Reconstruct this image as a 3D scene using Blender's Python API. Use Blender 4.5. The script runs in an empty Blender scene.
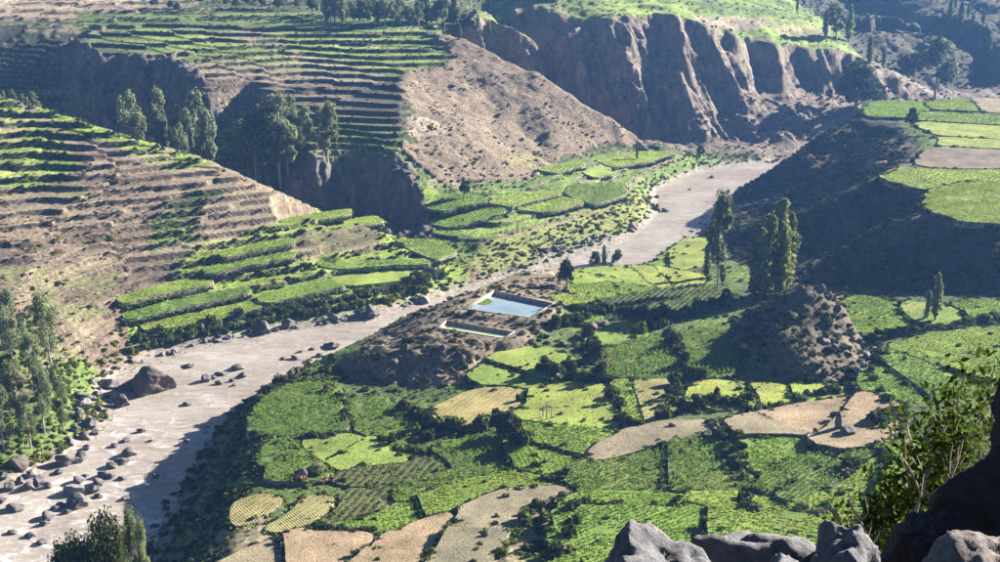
import bpy, bmesh, math, random
import numpy as np
from mathutils import Vector, Matrix, geometry

random.seed(7)
rng = np.random.default_rng(11)
scene = bpy.context.scene
COL = scene.collection

# ------------------------------------------------------------------ camera
F, CXP, CYP, W0, H0 = 1200.0, 500.0, 281.0, 1000.0, 562.0   # focal length and frame in photo pixels
PITCH = math.radians(18.0)
CAMZ = 100.0
cp, sp_ = math.cos(PITCH), math.sin(PITCH)
cam_d = bpy.data.cameras.new("camera")
cam = bpy.data.objects.new("camera", cam_d)
COL.objects.link(cam)
cam.location = (0, 0, CAMZ)
cam.rotation_euler = (math.radians(90) - PITCH, 0, 0)
cam_d.sensor_width = 36.0
cam_d.lens = 36.0 * F / W0
cam_d.clip_start = 0.1
cam_d.clip_end = 8000
scene.camera = cam

# ------------------------------------------------------------------ sky, sun, exposure
SUN_ELEV = math.radians(23)
SUN_AZ = math.radians(30)          # measured from +X (right) towards +Y (away)
sun_dir = Vector((math.cos(SUN_AZ) * math.cos(SUN_ELEV), math.sin(SUN_AZ) * math.cos(SUN_ELEV), math.sin(SUN_ELEV)))
world = bpy.data.worlds.new("World")
scene.world = world
world.use_nodes = True
wn = world.node_tree
bg = wn.nodes["Background"]
sky = wn.nodes.new("ShaderNodeTexSky")
sky.sky_type = 'NISHITA'
sky.sun_disc = False
sky.sun_elevation = SUN_ELEV
sky.sun_rotation = math.radians(90) - SUN_AZ
sky.altitude = 3400
sky.air_density = 0.5
sky.dust_density = 0.2
wn.links.new(sky.outputs[0], bg.inputs[0])
bg.inputs[1].default_value = 0.05
sl = bpy.data.lights.new("sun", 'SUN')
sl.energy = 5.0
sl.angle = math.radians(0.53)
sl.color = (1.0, 0.95, 0.87)
sun = bpy.data.objects.new("sun", sl)
COL.objects.link(sun)
sun.rotation_euler = sun_dir.to_track_quat('Z', 'Y').to_euler()
sun.location = sun_dir * 900
scene.view_settings.view_transform = 'Standard'
scene.view_settings.look = 'None'
scene.view_settings.exposure = 2.1
scene.view_settings.gamma = 1.0
scene.render.engine = 'CYCLES'
scene.cycles.use_denoising = True
scene.cycles.max_bounces = 6
scene.cycles.diffuse_bounces = 1
scene.cycles.glossy_bounces = 2
scene.cycles.transmission_bounces = 4
scene.cycles.volume_bounces = 0
scene.cycles.transparent_max_bounces = 4

# ------------------------------------------------------------------ small maths helpers
def U(px, py, z):
    """world point seen at photo pixel (px,py) that lies at height z"""
    cx = (px - CXP) / F; cy = (CYP - py) / F
    dy = cp + sp_ * cy; dz = -sp_ + cp * cy
    t = (z - CAMZ) / dz
    return (cx * t, dy * t, z)

def proj(x, y, z):
    zz = z - CAMZ
    d = y * cp - zz * sp_
    d = np.maximum(d, 0.5)
    return CXP + F * x / d, CYP - F * (y * sp_ + zz * cp) / d, d

def _hash(ix, iy, seed):
    h = (ix.astype(np.int64) * 374761393 + iy.astype(np.int64) * 668265263 + seed * 1442695041) & 0xFFFFFFFF
    h = ((h ^ (h >> 13)) * 1274126177) & 0xFFFFFFFF
    return (h ^ (h >> 16)) & 0xFFFF

def perlin(x, y, seed=0):
    x = np.asarray(x, float); y = np.asarray(y, float)
    ix = np.floor(x).astype(np.int64); iy = np.floor(y).astype(np.int64)
    fx = x - ix; fy = y - iy
    u = fx * fx * fx * (fx * (fx * 6 - 15) + 10); v = fy * fy * fy * (fy * (fy * 6 - 15) + 10)
    def g(i, j):
        a = _hash(ix + i, iy + j, seed) * (2 * math.pi / 65536.0)
        return np.cos(a) * (fx - i) + np.sin(a) * (fy - j)
    a = g(0, 0); b = g(1, 0); c = g(0, 1); d = g(1, 1)
    return 1.5 * ((a * (1 - u) + b * u) * (1 - v) + (c * (1 - u) + d * u) * v)

def fbm(x, y, seed=0, oct=4):
    s = 0; a = 1.0; f = 1.0
    for o in range(oct):
        s = s + a * perlin(np.asarray(x) * f, np.asarray(y) * f, seed + o * 17)
        a *= 0.5; f *= 2.03
    return s

def inpoly(x, y, poly):
    poly = np.asarray(poly, float)
    x = np.asarray(x, float); y = np.asarray(y, float)
    res = np.zeros(x.shape, bool)
    x0, y0 = poly.min(0); x1, y1 = poly.max(0)
    cand = (x >= x0) & (x <= x1) & (y >= y0) & (y <= y1)
    if not cand.any():
        return res
    xs = x[cand]; ys = y[cand]
    r = np.zeros(xs.shape, bool)
    n = len(poly); j = n - 1
    for i in range(n):
        xi, yi = poly[i]; xj, yj = poly[j]
        if yi != yj:
            r ^= ((yi > ys) != (yj > ys)) & (xs < (xj - xi) * (ys - yi) / (yj - yi) + xi)
        j = i
    res[cand] = r
    return res

def smooth(a, b, x):
    t = np.clip((x - a) / (b - a), 0, 1)
    return t * t * (3 - 2 * t)

def seg_dist(x, y, line):
    """distance from points to a polyline"""
    d = np.full(np.shape(x), 1e9)
    for (ax, ay), (bx, by) in zip(line[:-1], line[1:]):
        vx, vy = bx - ax, by - ay
        t = np.clip(((x - ax) * vx + (y - ay) * vy) / (vx * vx + vy * vy + 1e-9), 0, 1)
        d = np.minimum(d, np.hypot(x - ax - t * vx, y - ay - t * vy))
    return d

# ------------------------------------------------------------------ the lie of the land: break lines
def P(*pts): return [U(*p) for p in pts]
def Wd(*pts): return [tuple(p) for p in pts]
LEFT_EDGE = Wd((-150, -60, 0), (-128, 50, 0), (-117, 110, 0), (-107, 150, 0)) + P((-80, 520, 0), (0, 487, 0), (45, 466, 0), (70, 455, 0), (85, 440, 0),
    (105, 425, 0), (108, 405, 0), (95, 386, 0), (125, 368, 0), (160, 350, 0), (200, 346, 0), (250, 336, 0), (300, 328, 0), (370, 319, 0),
    (410, 306, 0), (445, 293, 0), (490, 282, 0), (540, 269, 0), (600, 253, 0), (636, 234, 0), (656, 212, 0), (650, 190, 0), (690, 172, 0), (760, 163, 0)) + Wd((135, 470, 0), (190, 480, 0), (300, 470, 0), (430, 480, 0))
BANK_TOP = Wd((-85, -60, 5), (-70, 60, 5), (-57, 110, 5)) + P((150, 580, 4), (175, 545, 4), (200, 505, 4), (217, 465, 4), (228, 435, 4), (243, 410, 4.5), (262, 388, 5),
    (310, 362, 6.5), (370, 334, 9), (400, 316, 11), (440, 302, 12), (485, 284, 12), (520, 270, 11), (556, 268, 8), (600, 270, 4.5), (660, 260, 3), (704, 240, 3), (722, 218, 3))
RIGHT_EDGE = []
bt = np.array(BANK_TOP)
for i in range(len(bt)):
    a = bt[max(0, i - 1)]; b = bt[min(len(bt) - 1, i + 1)]
    tx, ty = b[0] - a[0], b[1] - a[1]; l = math.hypot(tx, ty)
    off = 1.0 + 0.75 * bt[i, 2]
    RIGHT_EDGE.append((bt[i, 0] - ty / l * off, bt[i, 1] + tx / l * off, 0.0))
RIGHT_EDGE += Wd((80, 400, 0), (92, 418, 0), (115, 436, 0), (150, 448, 0), (200, 452, 0), (300, 440, 0), (430, 445, 0))
RIVER_MID = []
le = np.array(LEFT_EDGE); re_ = np.array(RIGHT_EDGE)
for p in re_[::2]:
    q = le[np.argmin(np.hypot(le[:, 0] - p[0], le[:, 1] - p[1]))]
    RIVER_MID.append(tuple((p + q) / 2 + np.array([0, 0, -1.6])))
LINES = [LEFT_EDGE, RIGHT_EDGE, BANK_TOP, RIVER_MID]
A = LINES.append
# near left terraced hill
A(P((-60, 440, 4), (0, 445, 4), (35, 432, 3.5), (70, 405, 2.4), (92, 370, 2), (130, 341, 2.2), (200, 326, 2.4), (260, 312, 2.6), (330, 299, 2.8), (400, 286, 2.6), (440, 274, 2.6), (470, 268, 3), (520, 252, 2.5)))
A(P((-60, 330, 14), (0, 335, 12), (50, 224, 20)))
RIDGE = P((-120, 62, 47), (-50, 78, 44), (0, 92, 41), (40, 105, 38), (100, 125, 35), (150, 140, 32), (200, 155, 28), (250, 178, 24), (300, 200, 19), (350, 222, 13), (400, 238, 9), (440, 250, 5.5), (458, 258, 3.5))
A(RIDGE)
RAVINE = Wd((-450, 500, 34), (-300, 450, 24), (-190, 418, 17), (-150, 398, 14), (-100, 380, 11), (-62, 358, 7), (-40, 344, 5), (-22, 332, 3.5), (-14, 318, 2.5))
A(RAVINE)
# upper hill: dark bank, prow, terraces, brown spur
A(P((292, 168, 19), (330, 158, 21), (370, 155, 22), (392, 156, 22), (410, 178, 18), (425, 205, 11), (434, 226, 6)))
A(P((250, 150, 20), (200, 132, 21), (150, 128, 20)))
A(Wd((-50, 357, 6), (-30, 351, 4.5), (-20, 343, 3.5)))
A(P((300, 118, 29), (350, 110, 31), (400, 108, 32)))
A(P((210, 78, 38), (300, 72, 38), (400, 70, 38.5), (435, 62, 40)))
A(P((-50, 28, 48), (20, 26, 48), (90, 22, 48.5), (200, 20, 49.5), (300, 24, 49), (400, 30, 47.5), (440, 32, 47)))
A(P((-50, 4, 53), (60, 3, 53), (200, 6, 52), (320, 6, 51), (440, 14, 49.5)))
A(P((76, 40, 45), (95, 52, 43), (125, 54, 43), (150, 57, 42.5), (178, 64, 41), (192, 78, 38), (206, 104, 31)))
A(Wd((-190, 428, 18), (-150, 424, 17), (-130, 423, 17), (-112, 416, 19)))
A(P((0, 92, 27), (40, 92, 27), (70, 95, 26)))
A(P((-60, 90, 28), (0, 60, 37), (60, 55, 39)))
CREST = P((445, 34, 46.5), (462, 40, 45), (500, 55, 41), (540, 75, 35), (580, 100, 27), (625, 125, 18), (660, 142, 9), (690, 154, 4))
A(CREST)
A(P((405, 150, 23), (450, 186, 14), (520, 170, 13), (600, 150, 11), (650, 146, 8)))
A(P((430, 226, 7), (480, 236, 6), (560, 216, 6), (610, 196, 6), (650, 172, 5), (690, 164, 3)))
A(P((480, 255, 2.2), (540, 246, 1.6), (600, 232, 1.8), (636, 216, 2.2), (642, 200, 2.5)))
A(Wd((-18, 498, 42), (-2, 488, 30), (18, 476, 16), (48, 465, 6), (75, 462, 3), (100, 463, 2)))
# far plateau and its cliff
CLIFFTOP = P((470, 20, 50), (510, 24, 48), (532, 36, 43), (545, 46, 38), (562, 36, 44), (590, 22, 48), (605, 17, 50), (640, 15, 50), (675, 15, 49.5), (700, 22, 47), (720, 27, 44), (745, 37, 39.5),
    (770, 42, 36.5), (800, 48, 33), (850, 53, 30.5), (870, 62, 26), (900, 78, 19), (928, 95, 12.7), (960, 100, 10))
A(CLIFFTOP)
A([(-10, 530, 52), (30, 560, 53), (64, 570, 53), (100, 575, 49), (150, 590, 40), (170, 600, 35)])
A([(-10, 640, 55), (64, 640, 55), (130, 640, 47), (150, 645, 44)])
A(P((490, 45, 34), (530, 62, 31), (560, 80, 26), (610, 90, 24), (650, 86, 24), (700, 90, 22), (750, 92, 19), (800, 88, 18), (850, 95, 14)))
A(Wd((20, 486, 12), (48, 473, 6), (80, 471, 4), (110, 476, 3), (150, 490, 3), (200, 500, 4), (260, 510, 6)))
# right spur, slope and plateau
FOOT = P((722, 224, 4), (735, 262, 7), (790, 275, 11), (840, 288, 13), (900, 293, 15), (1000, 297, 17), (1060, 301, 18)) + Wd((150, 236, 19), (300, 215, 22))
A(FOOT)
A(P((862, 112, 28), (830, 130, 24.5), (800, 150, 19.5), (760, 178, 11.5), (735, 196, 6)))
A(P((880, 148, 24), (866, 140, 22), (848, 152, 19), (826, 168, 15.5), (796, 190, 10.5)))
A(P((862, 112, 28), (885, 119, 27), (905, 128, 27), (922, 148, 27), (905, 162, 27), (882, 176, 27), (897, 187, 26.5), (928, 192, 26.5), (930, 208, 27), (944, 217, 27), (975, 222, 27), (1000, 223, 27.5), (1060, 226, 28)) + Wd((170, 258, 28.5), (300, 240, 31)))
A(P((884, 181, 26.5), (845, 200, 21.5), (800, 215, 15.5), (770, 236, 10.5)))
A(P((928, 212, 26.5), (905, 218, 26), (860, 238, 19.5), (845, 248, 16.5)))
A(Wd((110, 346, 23), (96, 348, 12), (83, 352, 7), (72, 356, 4.5)))
A(Wd((104, 300, 24), (96, 299, 15), (84, 300, 10.5)))
A(P((866, 104, 27), (930, 100, 27.5), (1000, 97, 28), (1080, 95, 29)) + Wd((350, 430, 34)))
A(P((1000, 160, 27.5), (1060, 160, 28)) + Wd((300, 330, 32)))
A(Wd((130, 440, 12), (160, 458, 12), (240, 470, 14)))
# far hills on the right
A(P((930, 90, 13), (1000, 84, 14), (1080, 80, 18)))
A(P((830, 4, 29.5), (880, 30, 22), (930, 60, 15)))
A(P((885, 0, 38), (920, 24, 32), (960, 46, 26), (990, 66, 20)))
A(P((1000, 0, 41), (1000, 40, 30), (1000, 60, 24)))
A(P((930, 0, 41), (960, 20, 36)))
A(Wd((100, 700, 50), (200, 760, 50), (340, 760, 56), (480, 700, 66), (480, 560, 40), (480, 480, 20)))
# valley floor
A(P((240, 505, 10), (265, 450, 10), (268, 425, 10), (300, 388, 8.5), (340, 372, 8.5)))
A(P((215, 575, 10), (240, 540, 11)))
for p in [(300, 430, 9.5), (330, 400, 9), (300, 470, 10), (380, 440, 9.3), (340, 520, 11), (420, 470, 10.3), (400, 540, 13), (330, 570, 12.5), (500, 540, 15), (470, 440, 11), (440, 412, 10.5),
          (360, 385, 8), (410, 395, 8.5), (500, 365, 11.3), (560, 340, 11), (600, 320, 10.5), (640, 303, 10), (580, 292, 9.5), (640, 276, 7.5), (690, 262, 5), (690, 285, 8),
          (700, 305, 10.5), (620, 355, 11.5), (570, 400, 12.3), (640, 400, 13), (700, 360, 12.5), (720, 390, 13.5), (540, 450, 12.5), (650, 438, 14.5), (640, 470, 14), (580, 500, 14.5),
          (700, 502, 16), (560, 550, 17), (600, 540, 18), (700, 545, 20.5), (750, 450, 16.3), (800, 480, 17.3), (800, 418, 17.5), (870, 410, 18), (850, 500, 19), (900, 480, 20), (880, 545, 24),
          (960, 360, 18), (900, 375, 16.5), (880, 316, 14.5), (940, 316, 16.5), (480, 480, 11.5), (700, 455, 15.3), (1000, 420, 22), (960, 520, 26)]:
    A([U(*p)])
A(P((383, 346, 13), (415, 337, 14), (440, 345, 14), (475, 347, 14), (515, 345, 13)))
A(P((430, 318, 13.6), (470, 303, 14), (500, 288, 13)))
A(P((515, 338, 13.5), (555, 310, 13.5), (560, 298, 12.5)))
A(P((420, 385, 9), (460, 385, 10), (500, 358, 11.2)))
A(P((740, 330, 12.5), (752, 302, 12), (790, 300, 14)))
A(P((765, 375, 13.5), (800, 390, 14), (840, 384, 14.5), (866, 350, 14.5), (862, 322, 14.3), (846, 297, 13.8)))
A(P((790, 290, 22.5), (812, 278, 26.5), (838, 300, 22), (842, 325, 18.5)))
A(P((778, 335, 19), (805, 350, 18.5), (830, 350, 17.5)))
# the hill under the camera
for y, z in [(60, 42), (90, 28), (120, 20)]:
    A(Wd((-30, y, z), (30, y, z), (90, y, z + 6), (200, y, z + 14)))
A(Wd((-50, 60, 30), (-47, 100, 20), (-44, 125, 15)))
A(Wd((-90, 10, 60), (0, 20, 76), (90, 20, 80), (250, 20, 82)))
A(Wd((-200, -40, 95), (0, -40, 100), (250, -40, 100)))
A(Wd((300, 120, 34), (300, 160, 27)))
# left and far margins
A(Wd((-420, 60, 14), (-420, 200, 34), (-420, 330, 56), (-420, 420, 60)))
A(Wd((-200, 60, 4), (-180, 150, 8), (-260, 240, 26)))
A(Wd((-420, 620, 66), (-250, 620, 60), (-120, 620, 57)))
A(Wd((-420, 900, 85), (-200, 900, 75), (0, 900, 70), (200, 900, 74), (480, 900, 90)))
A(Wd((-450, -60, 20), (-200, -60, 8)))
A(Wd((480, -60, 100), (480, 100, 50), (480, 240, 34), (480, 350, 36)))

def densify(line, step=5.0):
    out = []
    if len(line) == 1: return list(line)
    for a, b in zip(line[:-1], line[1:]):
        n = max(1, int(math.dist(a[:2], b[:2]) / step))
        for i in range(n):
            t = i / n
            out.append(tuple(a[k] * (1 - t) + b[k] * t for k in range(3)))
    out.append(line[-1])
    return out

pts = [p for l in LINES for p in densify(l)]
V2, _, T2, ov, _, _ = geometry.delaunay_2d_cdt([Vector((p[0], p[1])) for p in pts], [], [], 0, 0.05)
zz = [float(np.mean([pts[i][2] for i in o])) if o else 0.0 for o in ov]
GX0, GX1, GY0, GY1 = -420, 470, -50, 895
nx, ny = GX1 - GX0 + 1, GY1 - GY0 + 1
HM = np.full((ny, nx), np.nan)
for tri in T2:
    (ax, ay), (bx, by), (cx, cy) = [V2[i] for i in tri]
    az, bz, cz = [zz[i] for i in tri]
    den = (by - cy) * (ax - cx) + (cx - bx) * (ay - cy)
    if abs(den) < 1e-9: continue
    i0 = max(0, math.ceil(min(ax, bx, cx) - GX0)); i1 = min(nx - 1, math.floor(max(ax, bx, cx) - GX0))
    j0 = max(0, math.ceil(min(ay, by, cy) - GY0)); j1 = min(ny - 1, math.floor(max(ay, by, cy) - GY0))
    if i1 < i0 or j1 < j0: continue
    X, Y = np.meshgrid(np.arange(i0, i1 + 1) + GX0, np.arange(j0, j1 + 1) + GY0)
    l1 = ((by - cy) * (X - cx) + (cx - bx) * (Y - cy)) / den
    l2 = ((cy - ay) * (X - cx) + (ax - cx) * (Y - cy)) / den
    l3 = 1 - l1 - l2
    m = (l1 >= -1e-6) & (l2 >= -1e-6) & (l3 >= -1e-6)
    sub = HM[j0:j1 + 1, i0:i1 + 1]
    sub[m] = (l1 * az + l2 * bz + l3 * cz)[m]
HM = np.where(np.isnan(HM), np.nanmean(HM), HM)
def blur(a, s):
    r = int(3 * s) + 1
    k = np.exp(-0.5 * (np.arange(-r, r + 1) / s) ** 2); k /= k.sum()
    b = np.pad(a, ((r, r), (r, r)), mode='edge')
    b = sum(k[i] * b[i:i + a.shape[0], :] for i in range(2 * r + 1))
    return sum(k[i] * b[:, i:i + a.shape[1]] for i in range(2 * r + 1))
HM = blur(HM, 1.3)

def sample(x, y):
    fx = np.clip(np.asarray(x, float) - GX0, 0, nx - 1.001); fy = np.clip(np.asarray(y, float) - GY0, 0, ny - 1.001)
    i = fx.astype(int); j = fy.astype(int); u = fx - i; v = fy - j
    return (HM[j, i] * (1 - u) + HM[j, i + 1] * u) * (1 - v) + (HM[j + 1, i] * (1 - u) + HM[j + 1, i + 1] * u) * v

# ------------------------------------------------------------------ zones in plan
xy = lambda L: [(p[0], p[1]) for p in L]
mid = []
for p in xy(RIGHT_EDGE):
    q = le[np.argmin(np.hypot(le[:, 0] - p[0], le[:, 1] - p[1]))]
    mid.append(((p[0] + q[0]) / 2, (p[1] + q[1]) / 2))
rav = xy(RAVINE)
GAP = [(100, 462), (75, 462), (48, 465), (18, 476), (-2, 488), (-12, 505), (-8, 560), (-8, 960)]
JOIN = min(range(len(mid)), key=lambda i: math.dist(mid[i], (-2, 306)))
END = min(range(len(mid)), key=lambda i: math.dist(mid[i], (100, 440)))
Z_LEFT = [(-900, -200)] + mid[:JOIN + 1] + rav[::-1] + [(-900, 620)]
Z_UP = rav + mid[JOIN:END + 1] + GAP + [(-900, 960), (-900, 620)]
Z_VAL = mid[:END - 3] + xy(FOOT) + [(900, 150), (900, -200)]
def zones(x, y):
    z = np.full(np.shape(x), 4, np.int32)        # 4: far side
    rightp = mid[END - 4:] + [(900, 470), (900, 100)] + xy(FOOT)[::-1]
    z[inpoly(x, y, rightp)] = 3
    z[inpoly(x, y, Z_UP)] = 1
    z[inpoly(x, y, Z_LEFT)] = 0
    z[inpoly(x, y, Z_VAL)] = 2
    return z

BROWN = [(400, 72), (436, 62), (470, 26), (650, 128), (640, 142), (600, 150), (540, 168), (450, 188), (404, 152)]
CLIFF_L = [(70, 35), (95, 50), (190, 62), (212, 104), (215, 160), (60, 130), (60, 60)]
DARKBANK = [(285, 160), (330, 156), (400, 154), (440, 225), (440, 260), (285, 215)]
LSLOPE = [(-200, 185), (40, 182), (110, 160), (160, 190), (175, 235), (140, 290), (60, 330), (-200, 340)]
LEDGE_WALL = 0.14
def ground(x, y, want=False):
    """height of the land at (x,y); with want=True also the terrace phase and the zone"""
    x = np.asarray(x, float); y = np.asarray(y, float)
    zn = zones(x, y)
    cl = ((zn == 4) * smooth(468, 480, y) * (1 - smooth(540, 575, y)) * smooth(-30, 0, x) * 9.0)
    cl = cl + (zn == 1) * smooth(-215, -195, x) * (1 - smooth(-116, -104, x)) * smooth(414, 424, y) * (1 - smooth(448, 462, y)) * 5.0
    cl = cl + (zn == 1) * smooth(-66, -58, x) * (1 - smooth(-30, -20, x)) * smooth(340, 350, y) * (1 - smooth(370, 380, y)) * 4.0
    cl = cl + (zn == 3) * (1 - smooth(100, 125, x)) * 2.0
    cl = cl + (zn == 4) * smooth(560, 600, y) * smooth(170, 210, x) * 20.0
    s = x + 0.22 * y
    s = s + 3.5 * perlin(x / 18., y / 18., 12)
    fl = np.abs(perlin(s / 24.0, y / 90.0, 3)) * 1.9 + 0.35 * np.abs(perlin(s / 7.5, y / 30.0, 5)) + 0.30 * fbm(s / 4.0, y / 6., 6, 4) - 0.5
    yy = y - cl * fl
    zb = sample(x + cl * 0.15 * perlin(y / 9.0, x / 30., 9), yy)
    n1 = fbm(x / 22.0, y / 22.0, 21, 4)
    n2 = fbm(x / 4.0, y / 4.0, 41, 3)
    px, py, dd = proj(x, y, zb)
    jx = px + 14 * n1 + 6 * n2; jy = py + 7 * n1 + 3 * n2
    brown = (zn == 1) & inpoly(jx, jy, BROWN)
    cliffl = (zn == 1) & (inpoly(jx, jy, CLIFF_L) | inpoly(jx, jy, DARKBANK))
    lslope = (zn == 0) & inpoly(jx, jy, LSLOPE)
    amp = np.choose(zn, [0.2, 0.22, 0.25, 0.8, 0.7]); amp = np.where(brown, 1.3, amp)
    fine = np.choose(zn, [0.03, 0.03, 0.16, 0.35, 0.25]); fine = np.where(brown, 0.3, fine); fine = np.where(lslope, 0.07, fine); fine = np.where(cliffl, 1.5, fine)
    fine = np.where((zn == 2) & (inpoly(px, py, [(735, 335), (755, 295), (812, 272), (845, 290), (870, 330), (868, 352), (840, 386), (770, 376)]) | inpoly(px, py, [(340, 372), (380, 330), (440, 335), (520, 345), (490, 358), (460, 385), (420, 390)])), .6, fine)
    edge = smooth(0.2, 2.5, zb)
    zb = zb + (amp * n1 + fine * n2) * edge
    # terraces
    cell = perlin(x / 48.0, y / 48.0, 77)
    off = np.floor(cell * 2.5) * 0.45
    h = np.where(zn == 0, 1.6, np.where(zn == 1, np.where(zb > 17, 1.55, 1.3), 1.3))
    ph = (zb + off + 0.06 * perlin(x / 9., y / 9., 55)) / h
    k = np.floor(ph); f = ph - k
    r = LEDGE_WALL
    sm = np.where(f < 1 - r, f * 0.10, 0.10 * (1 - r) + (1 - 0.10 * (1 - r)) * smooth(1 - r, 1.0, f))
    zt = (k + sm) * h - off
    tw = ((zn == 0) & (zb > 4.2) | (zn == 1) & (zb > 4.5)) * 1.0
    tw = np.where(brown | cliffl, 0.0, tw)
    tw = np.where(lslope, 0.85, tw)
    farp = (zn == 4) & (zb > 30) & (y > 500) & (x < 190)
    tw = np.where(farp, 0.8 * smooth(505, 560, y), tw)
    tw = tw * smooth(4.0, 5.5, zb)
    z = zb * (1 - tw) + zt * tw
    if want:
        return z, f, tw, zn, zb, px, py, brown, cliffl, lslope
    return z

def hit(px, py, fn=None, y0=60.0, y1=1200.0, step=0.5):
    """first ground point under a photo pixel"""
    cx = (px - CXP) / F; cy = (CYP - py) / F
    dy = cp + sp_ * cy; dz = -sp_ + cp * cy
    ys = np.arange(y0, y1, step); t = ys / dy
    xs = cx * t; zs = CAMZ + dz * t
    g = (fn or ground)(xs, ys)
    b = np.nonzero(g >= zs)[0]
    i = b[0] if len(b) else len(ys) - 1
    return float(xs[i]), float(ys[i]), float(g[i])

# ------------------------------------------------------------------ materials
MATS = {}
def newmat(name):
    m = bpy.data.materials.new(name); m.use_nodes = True
    nt = m.node_tree; nt.nodes.clear()
    out = nt.nodes.new("ShaderNodeOutputMaterial")
    b = nt.nodes.new("ShaderNodeBsdfPrincipled")
    nt.links.new(b.outputs[0], out.inputs[0])
    MATS[name] = m
    return m, nt, b, out
def node(nt, kind, **kw):
    n = nt.nodes.new(kind)
    for k, v in kw.items():
        if k.startswith("i_"): n.inputs[k[2:].replace("_", " ")].default_value = v
        else: setattr(n, k, v)
    return n
def noise(nt, scale, detail=4, rough=0.55, vec=None, dist=0.0):
    n = node(nt, "ShaderNodeTexNoise"); n.inputs["Scale"].default_value = scale
    n.inputs["Detail"].default_value = detail; n.inputs["Roughness"].default_value = rough
    n.inputs["Distortion"].default_value = dist
    if vec is not None: nt.links.new(vec, n.inputs["Vector"])
    return n.outputs["Fac"]
def mrange(nt, fac, a, b, c, d):
    n = node(nt, "ShaderNodeMapRange"); nt.links.new(fac, n.inputs[0])
    for i, v in enumerate((a, b, c, d)): n.inputs[i + 1].default_value = v
    return n.outputs[0]
def mixc(nt, fac, a, b, mode='MIX'):
    n = node(nt, "ShaderNodeMix", data_type='RGBA', blend_type=mode)
    for s, v in ((n.inputs[0], fac), (n.inputs[6], a), (n.inputs[7], b)):
        if hasattr(v, "links"): nt.links.new(v, s)
        elif isinstance(v, (int, float)): s.default_value = v
        else: s.default_value = (*v, 1)
    return n.outputs[2]
def mul(nt, col, fac):
    """colour times grey value"""
    n = node(nt, "ShaderNodeVectorMath", operation='SCALE')
    nt.links.new(col, n.inputs[0]); nt.links.new(fac, n.inputs[3])
    return n.outputs[0]
def bump(nt, b, h, strength, dist):
    n = node(nt, "ShaderNodeBump"); n.inputs["Strength"].default_value = strength; n.inputs["Distance"].default_value = dist
    nt.links.new(h, n.inputs["Height"]); nt.links.new(n.outputs[0], b.inputs["Normal"])
def pos(nt): return node(nt, "ShaderNodeNewGeometry").outputs["Position"]

def ground_mat(name, s1=0.9, s2=0.16, lo=0.62, hi=1.38, bmp=0.5, strata=False):
    m, nt, b, _ = newmat(name)
    at = node(nt, "ShaderNodeVertexColor", layer_name="Col")
    p = pos(nt)
    c = mul(nt, at.outputs[0], mrange(nt, noise(nt, s1, 5, 0.65, p), 0.3, 0.7, lo, hi))
    c = mul(nt, c, mrange(nt, noise(nt, s2, 4, 0.6, p), 0.3, 0.7, 0.78, 1.22))
    warm = noise(nt, 0.35, 3, 0.6, p)
    c = mixc(nt, mrange(nt, warm, 0.4, 0.75, 0.0, 0.35), c, mixc(nt, 1.0, c, (1.15, 0.98, 0.72), 'MULTIPLY'))
    if strata:
        mp = node(nt, "ShaderNodeMapping"); mp.inputs["Scale"].default_value = (0.5, 0.25, 0.06); nt.links.new(p, mp.inputs[0])
        c = mul(nt, c, mrange(nt, noise(nt, 1.0, 6, 0.7, mp.outputs[0]), 0.3, 0.7, 0.5, 1.6))
    nt.links.new(c, b.inputs["Base Color"])
    b.inputs["Roughness"].default_value = 0.95
    b.inputs["Specular IOR Level"].default_value = 0.15
    bump(nt, b, noise(nt, 1.3, 6, 0.7, p), bmp, 0.45 if name == 'land' else 0.8)
    return m
ground_mat("land", lo=.48, hi=1.5); ground_mat("slope", 1.1, 0.2, 0.45, 1.5, 1.0); ground_mat("crag", 0.5, 0.12, 0.6, 1.4, 1.0, True)

def simple_mat(name, col, var=0.25, scale=2.0, rough=0.9, bmp=0.3, bscale=4.0, bdist=0.05, col2=None, objspace=False):
    m, nt, b, _ = newmat(name)
    p = node(nt, "ShaderNodeTexCoord").outputs["Object"] if objspace else pos(nt)
    f = noise(nt, scale, 5, 0.62, p)
    c = mixc(nt, mrange(nt, f, 0.3, 0.7, 0, 1), tuple(v * (1 - var) for v in col), tuple(min(1, v * (1 + var)) for v in (col2 or col)))
    nt.links.new(c, b.inputs["Base Color"])
    b.inputs["Roughness"].default_value = rough
    b.inputs["Specular IOR Level"].default_value = 0.25
    bump(nt, b, noise(nt, bscale, 6, 0.65, p), bmp, bdist)
    return m

# ------------------------------------------------------------------ mesh helpers
def tag(o, label=None, cat=None, group=None, kind=None):
    if label: o["label"] = label
    if cat: o["category"] = cat
    if group: o["group"] = group
    if kind: o["kind"] = kind
    return o
def mesh_np(name, verts, faces, mats=(), smooth_=False, midx=None):
    """numpy verts (n,3), faces (m,k) -> mesh"""
    me = bpy.data.meshes.new(name)
    verts = np.ascontiguousarray(verts, np.float32); faces = np.ascontiguousarray(faces, np.int32)
    k = faces.shape[1]
    me.vertices.add(len(verts)); me.vertices.foreach_set("co", verts.ravel())
    me.loops.add(faces.size); me.loops.foreach_set("vertex_index", faces.ravel())
    me.polygons.add(len(faces)); me.polygons.foreach_set("loop_start", np.arange(0, faces.size, k, dtype=np.int32))
    for m in mats: me.materials.append(MATS[m])
    if midx is not None: me.polygons.foreach_set("material_index", np.asarray(midx, np.int32))
    me.update(calc_edges=True)
    if smooth_: me.polygons.foreach_set("use_smooth", np.ones(len(faces), bool))
    me.validate()
    return me
def link(name, me, parent=None):
    o = bpy.data.objects.new(name, me); COL.objects.link(o)
    if parent is not None: o.parent = parent
    return o
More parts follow.
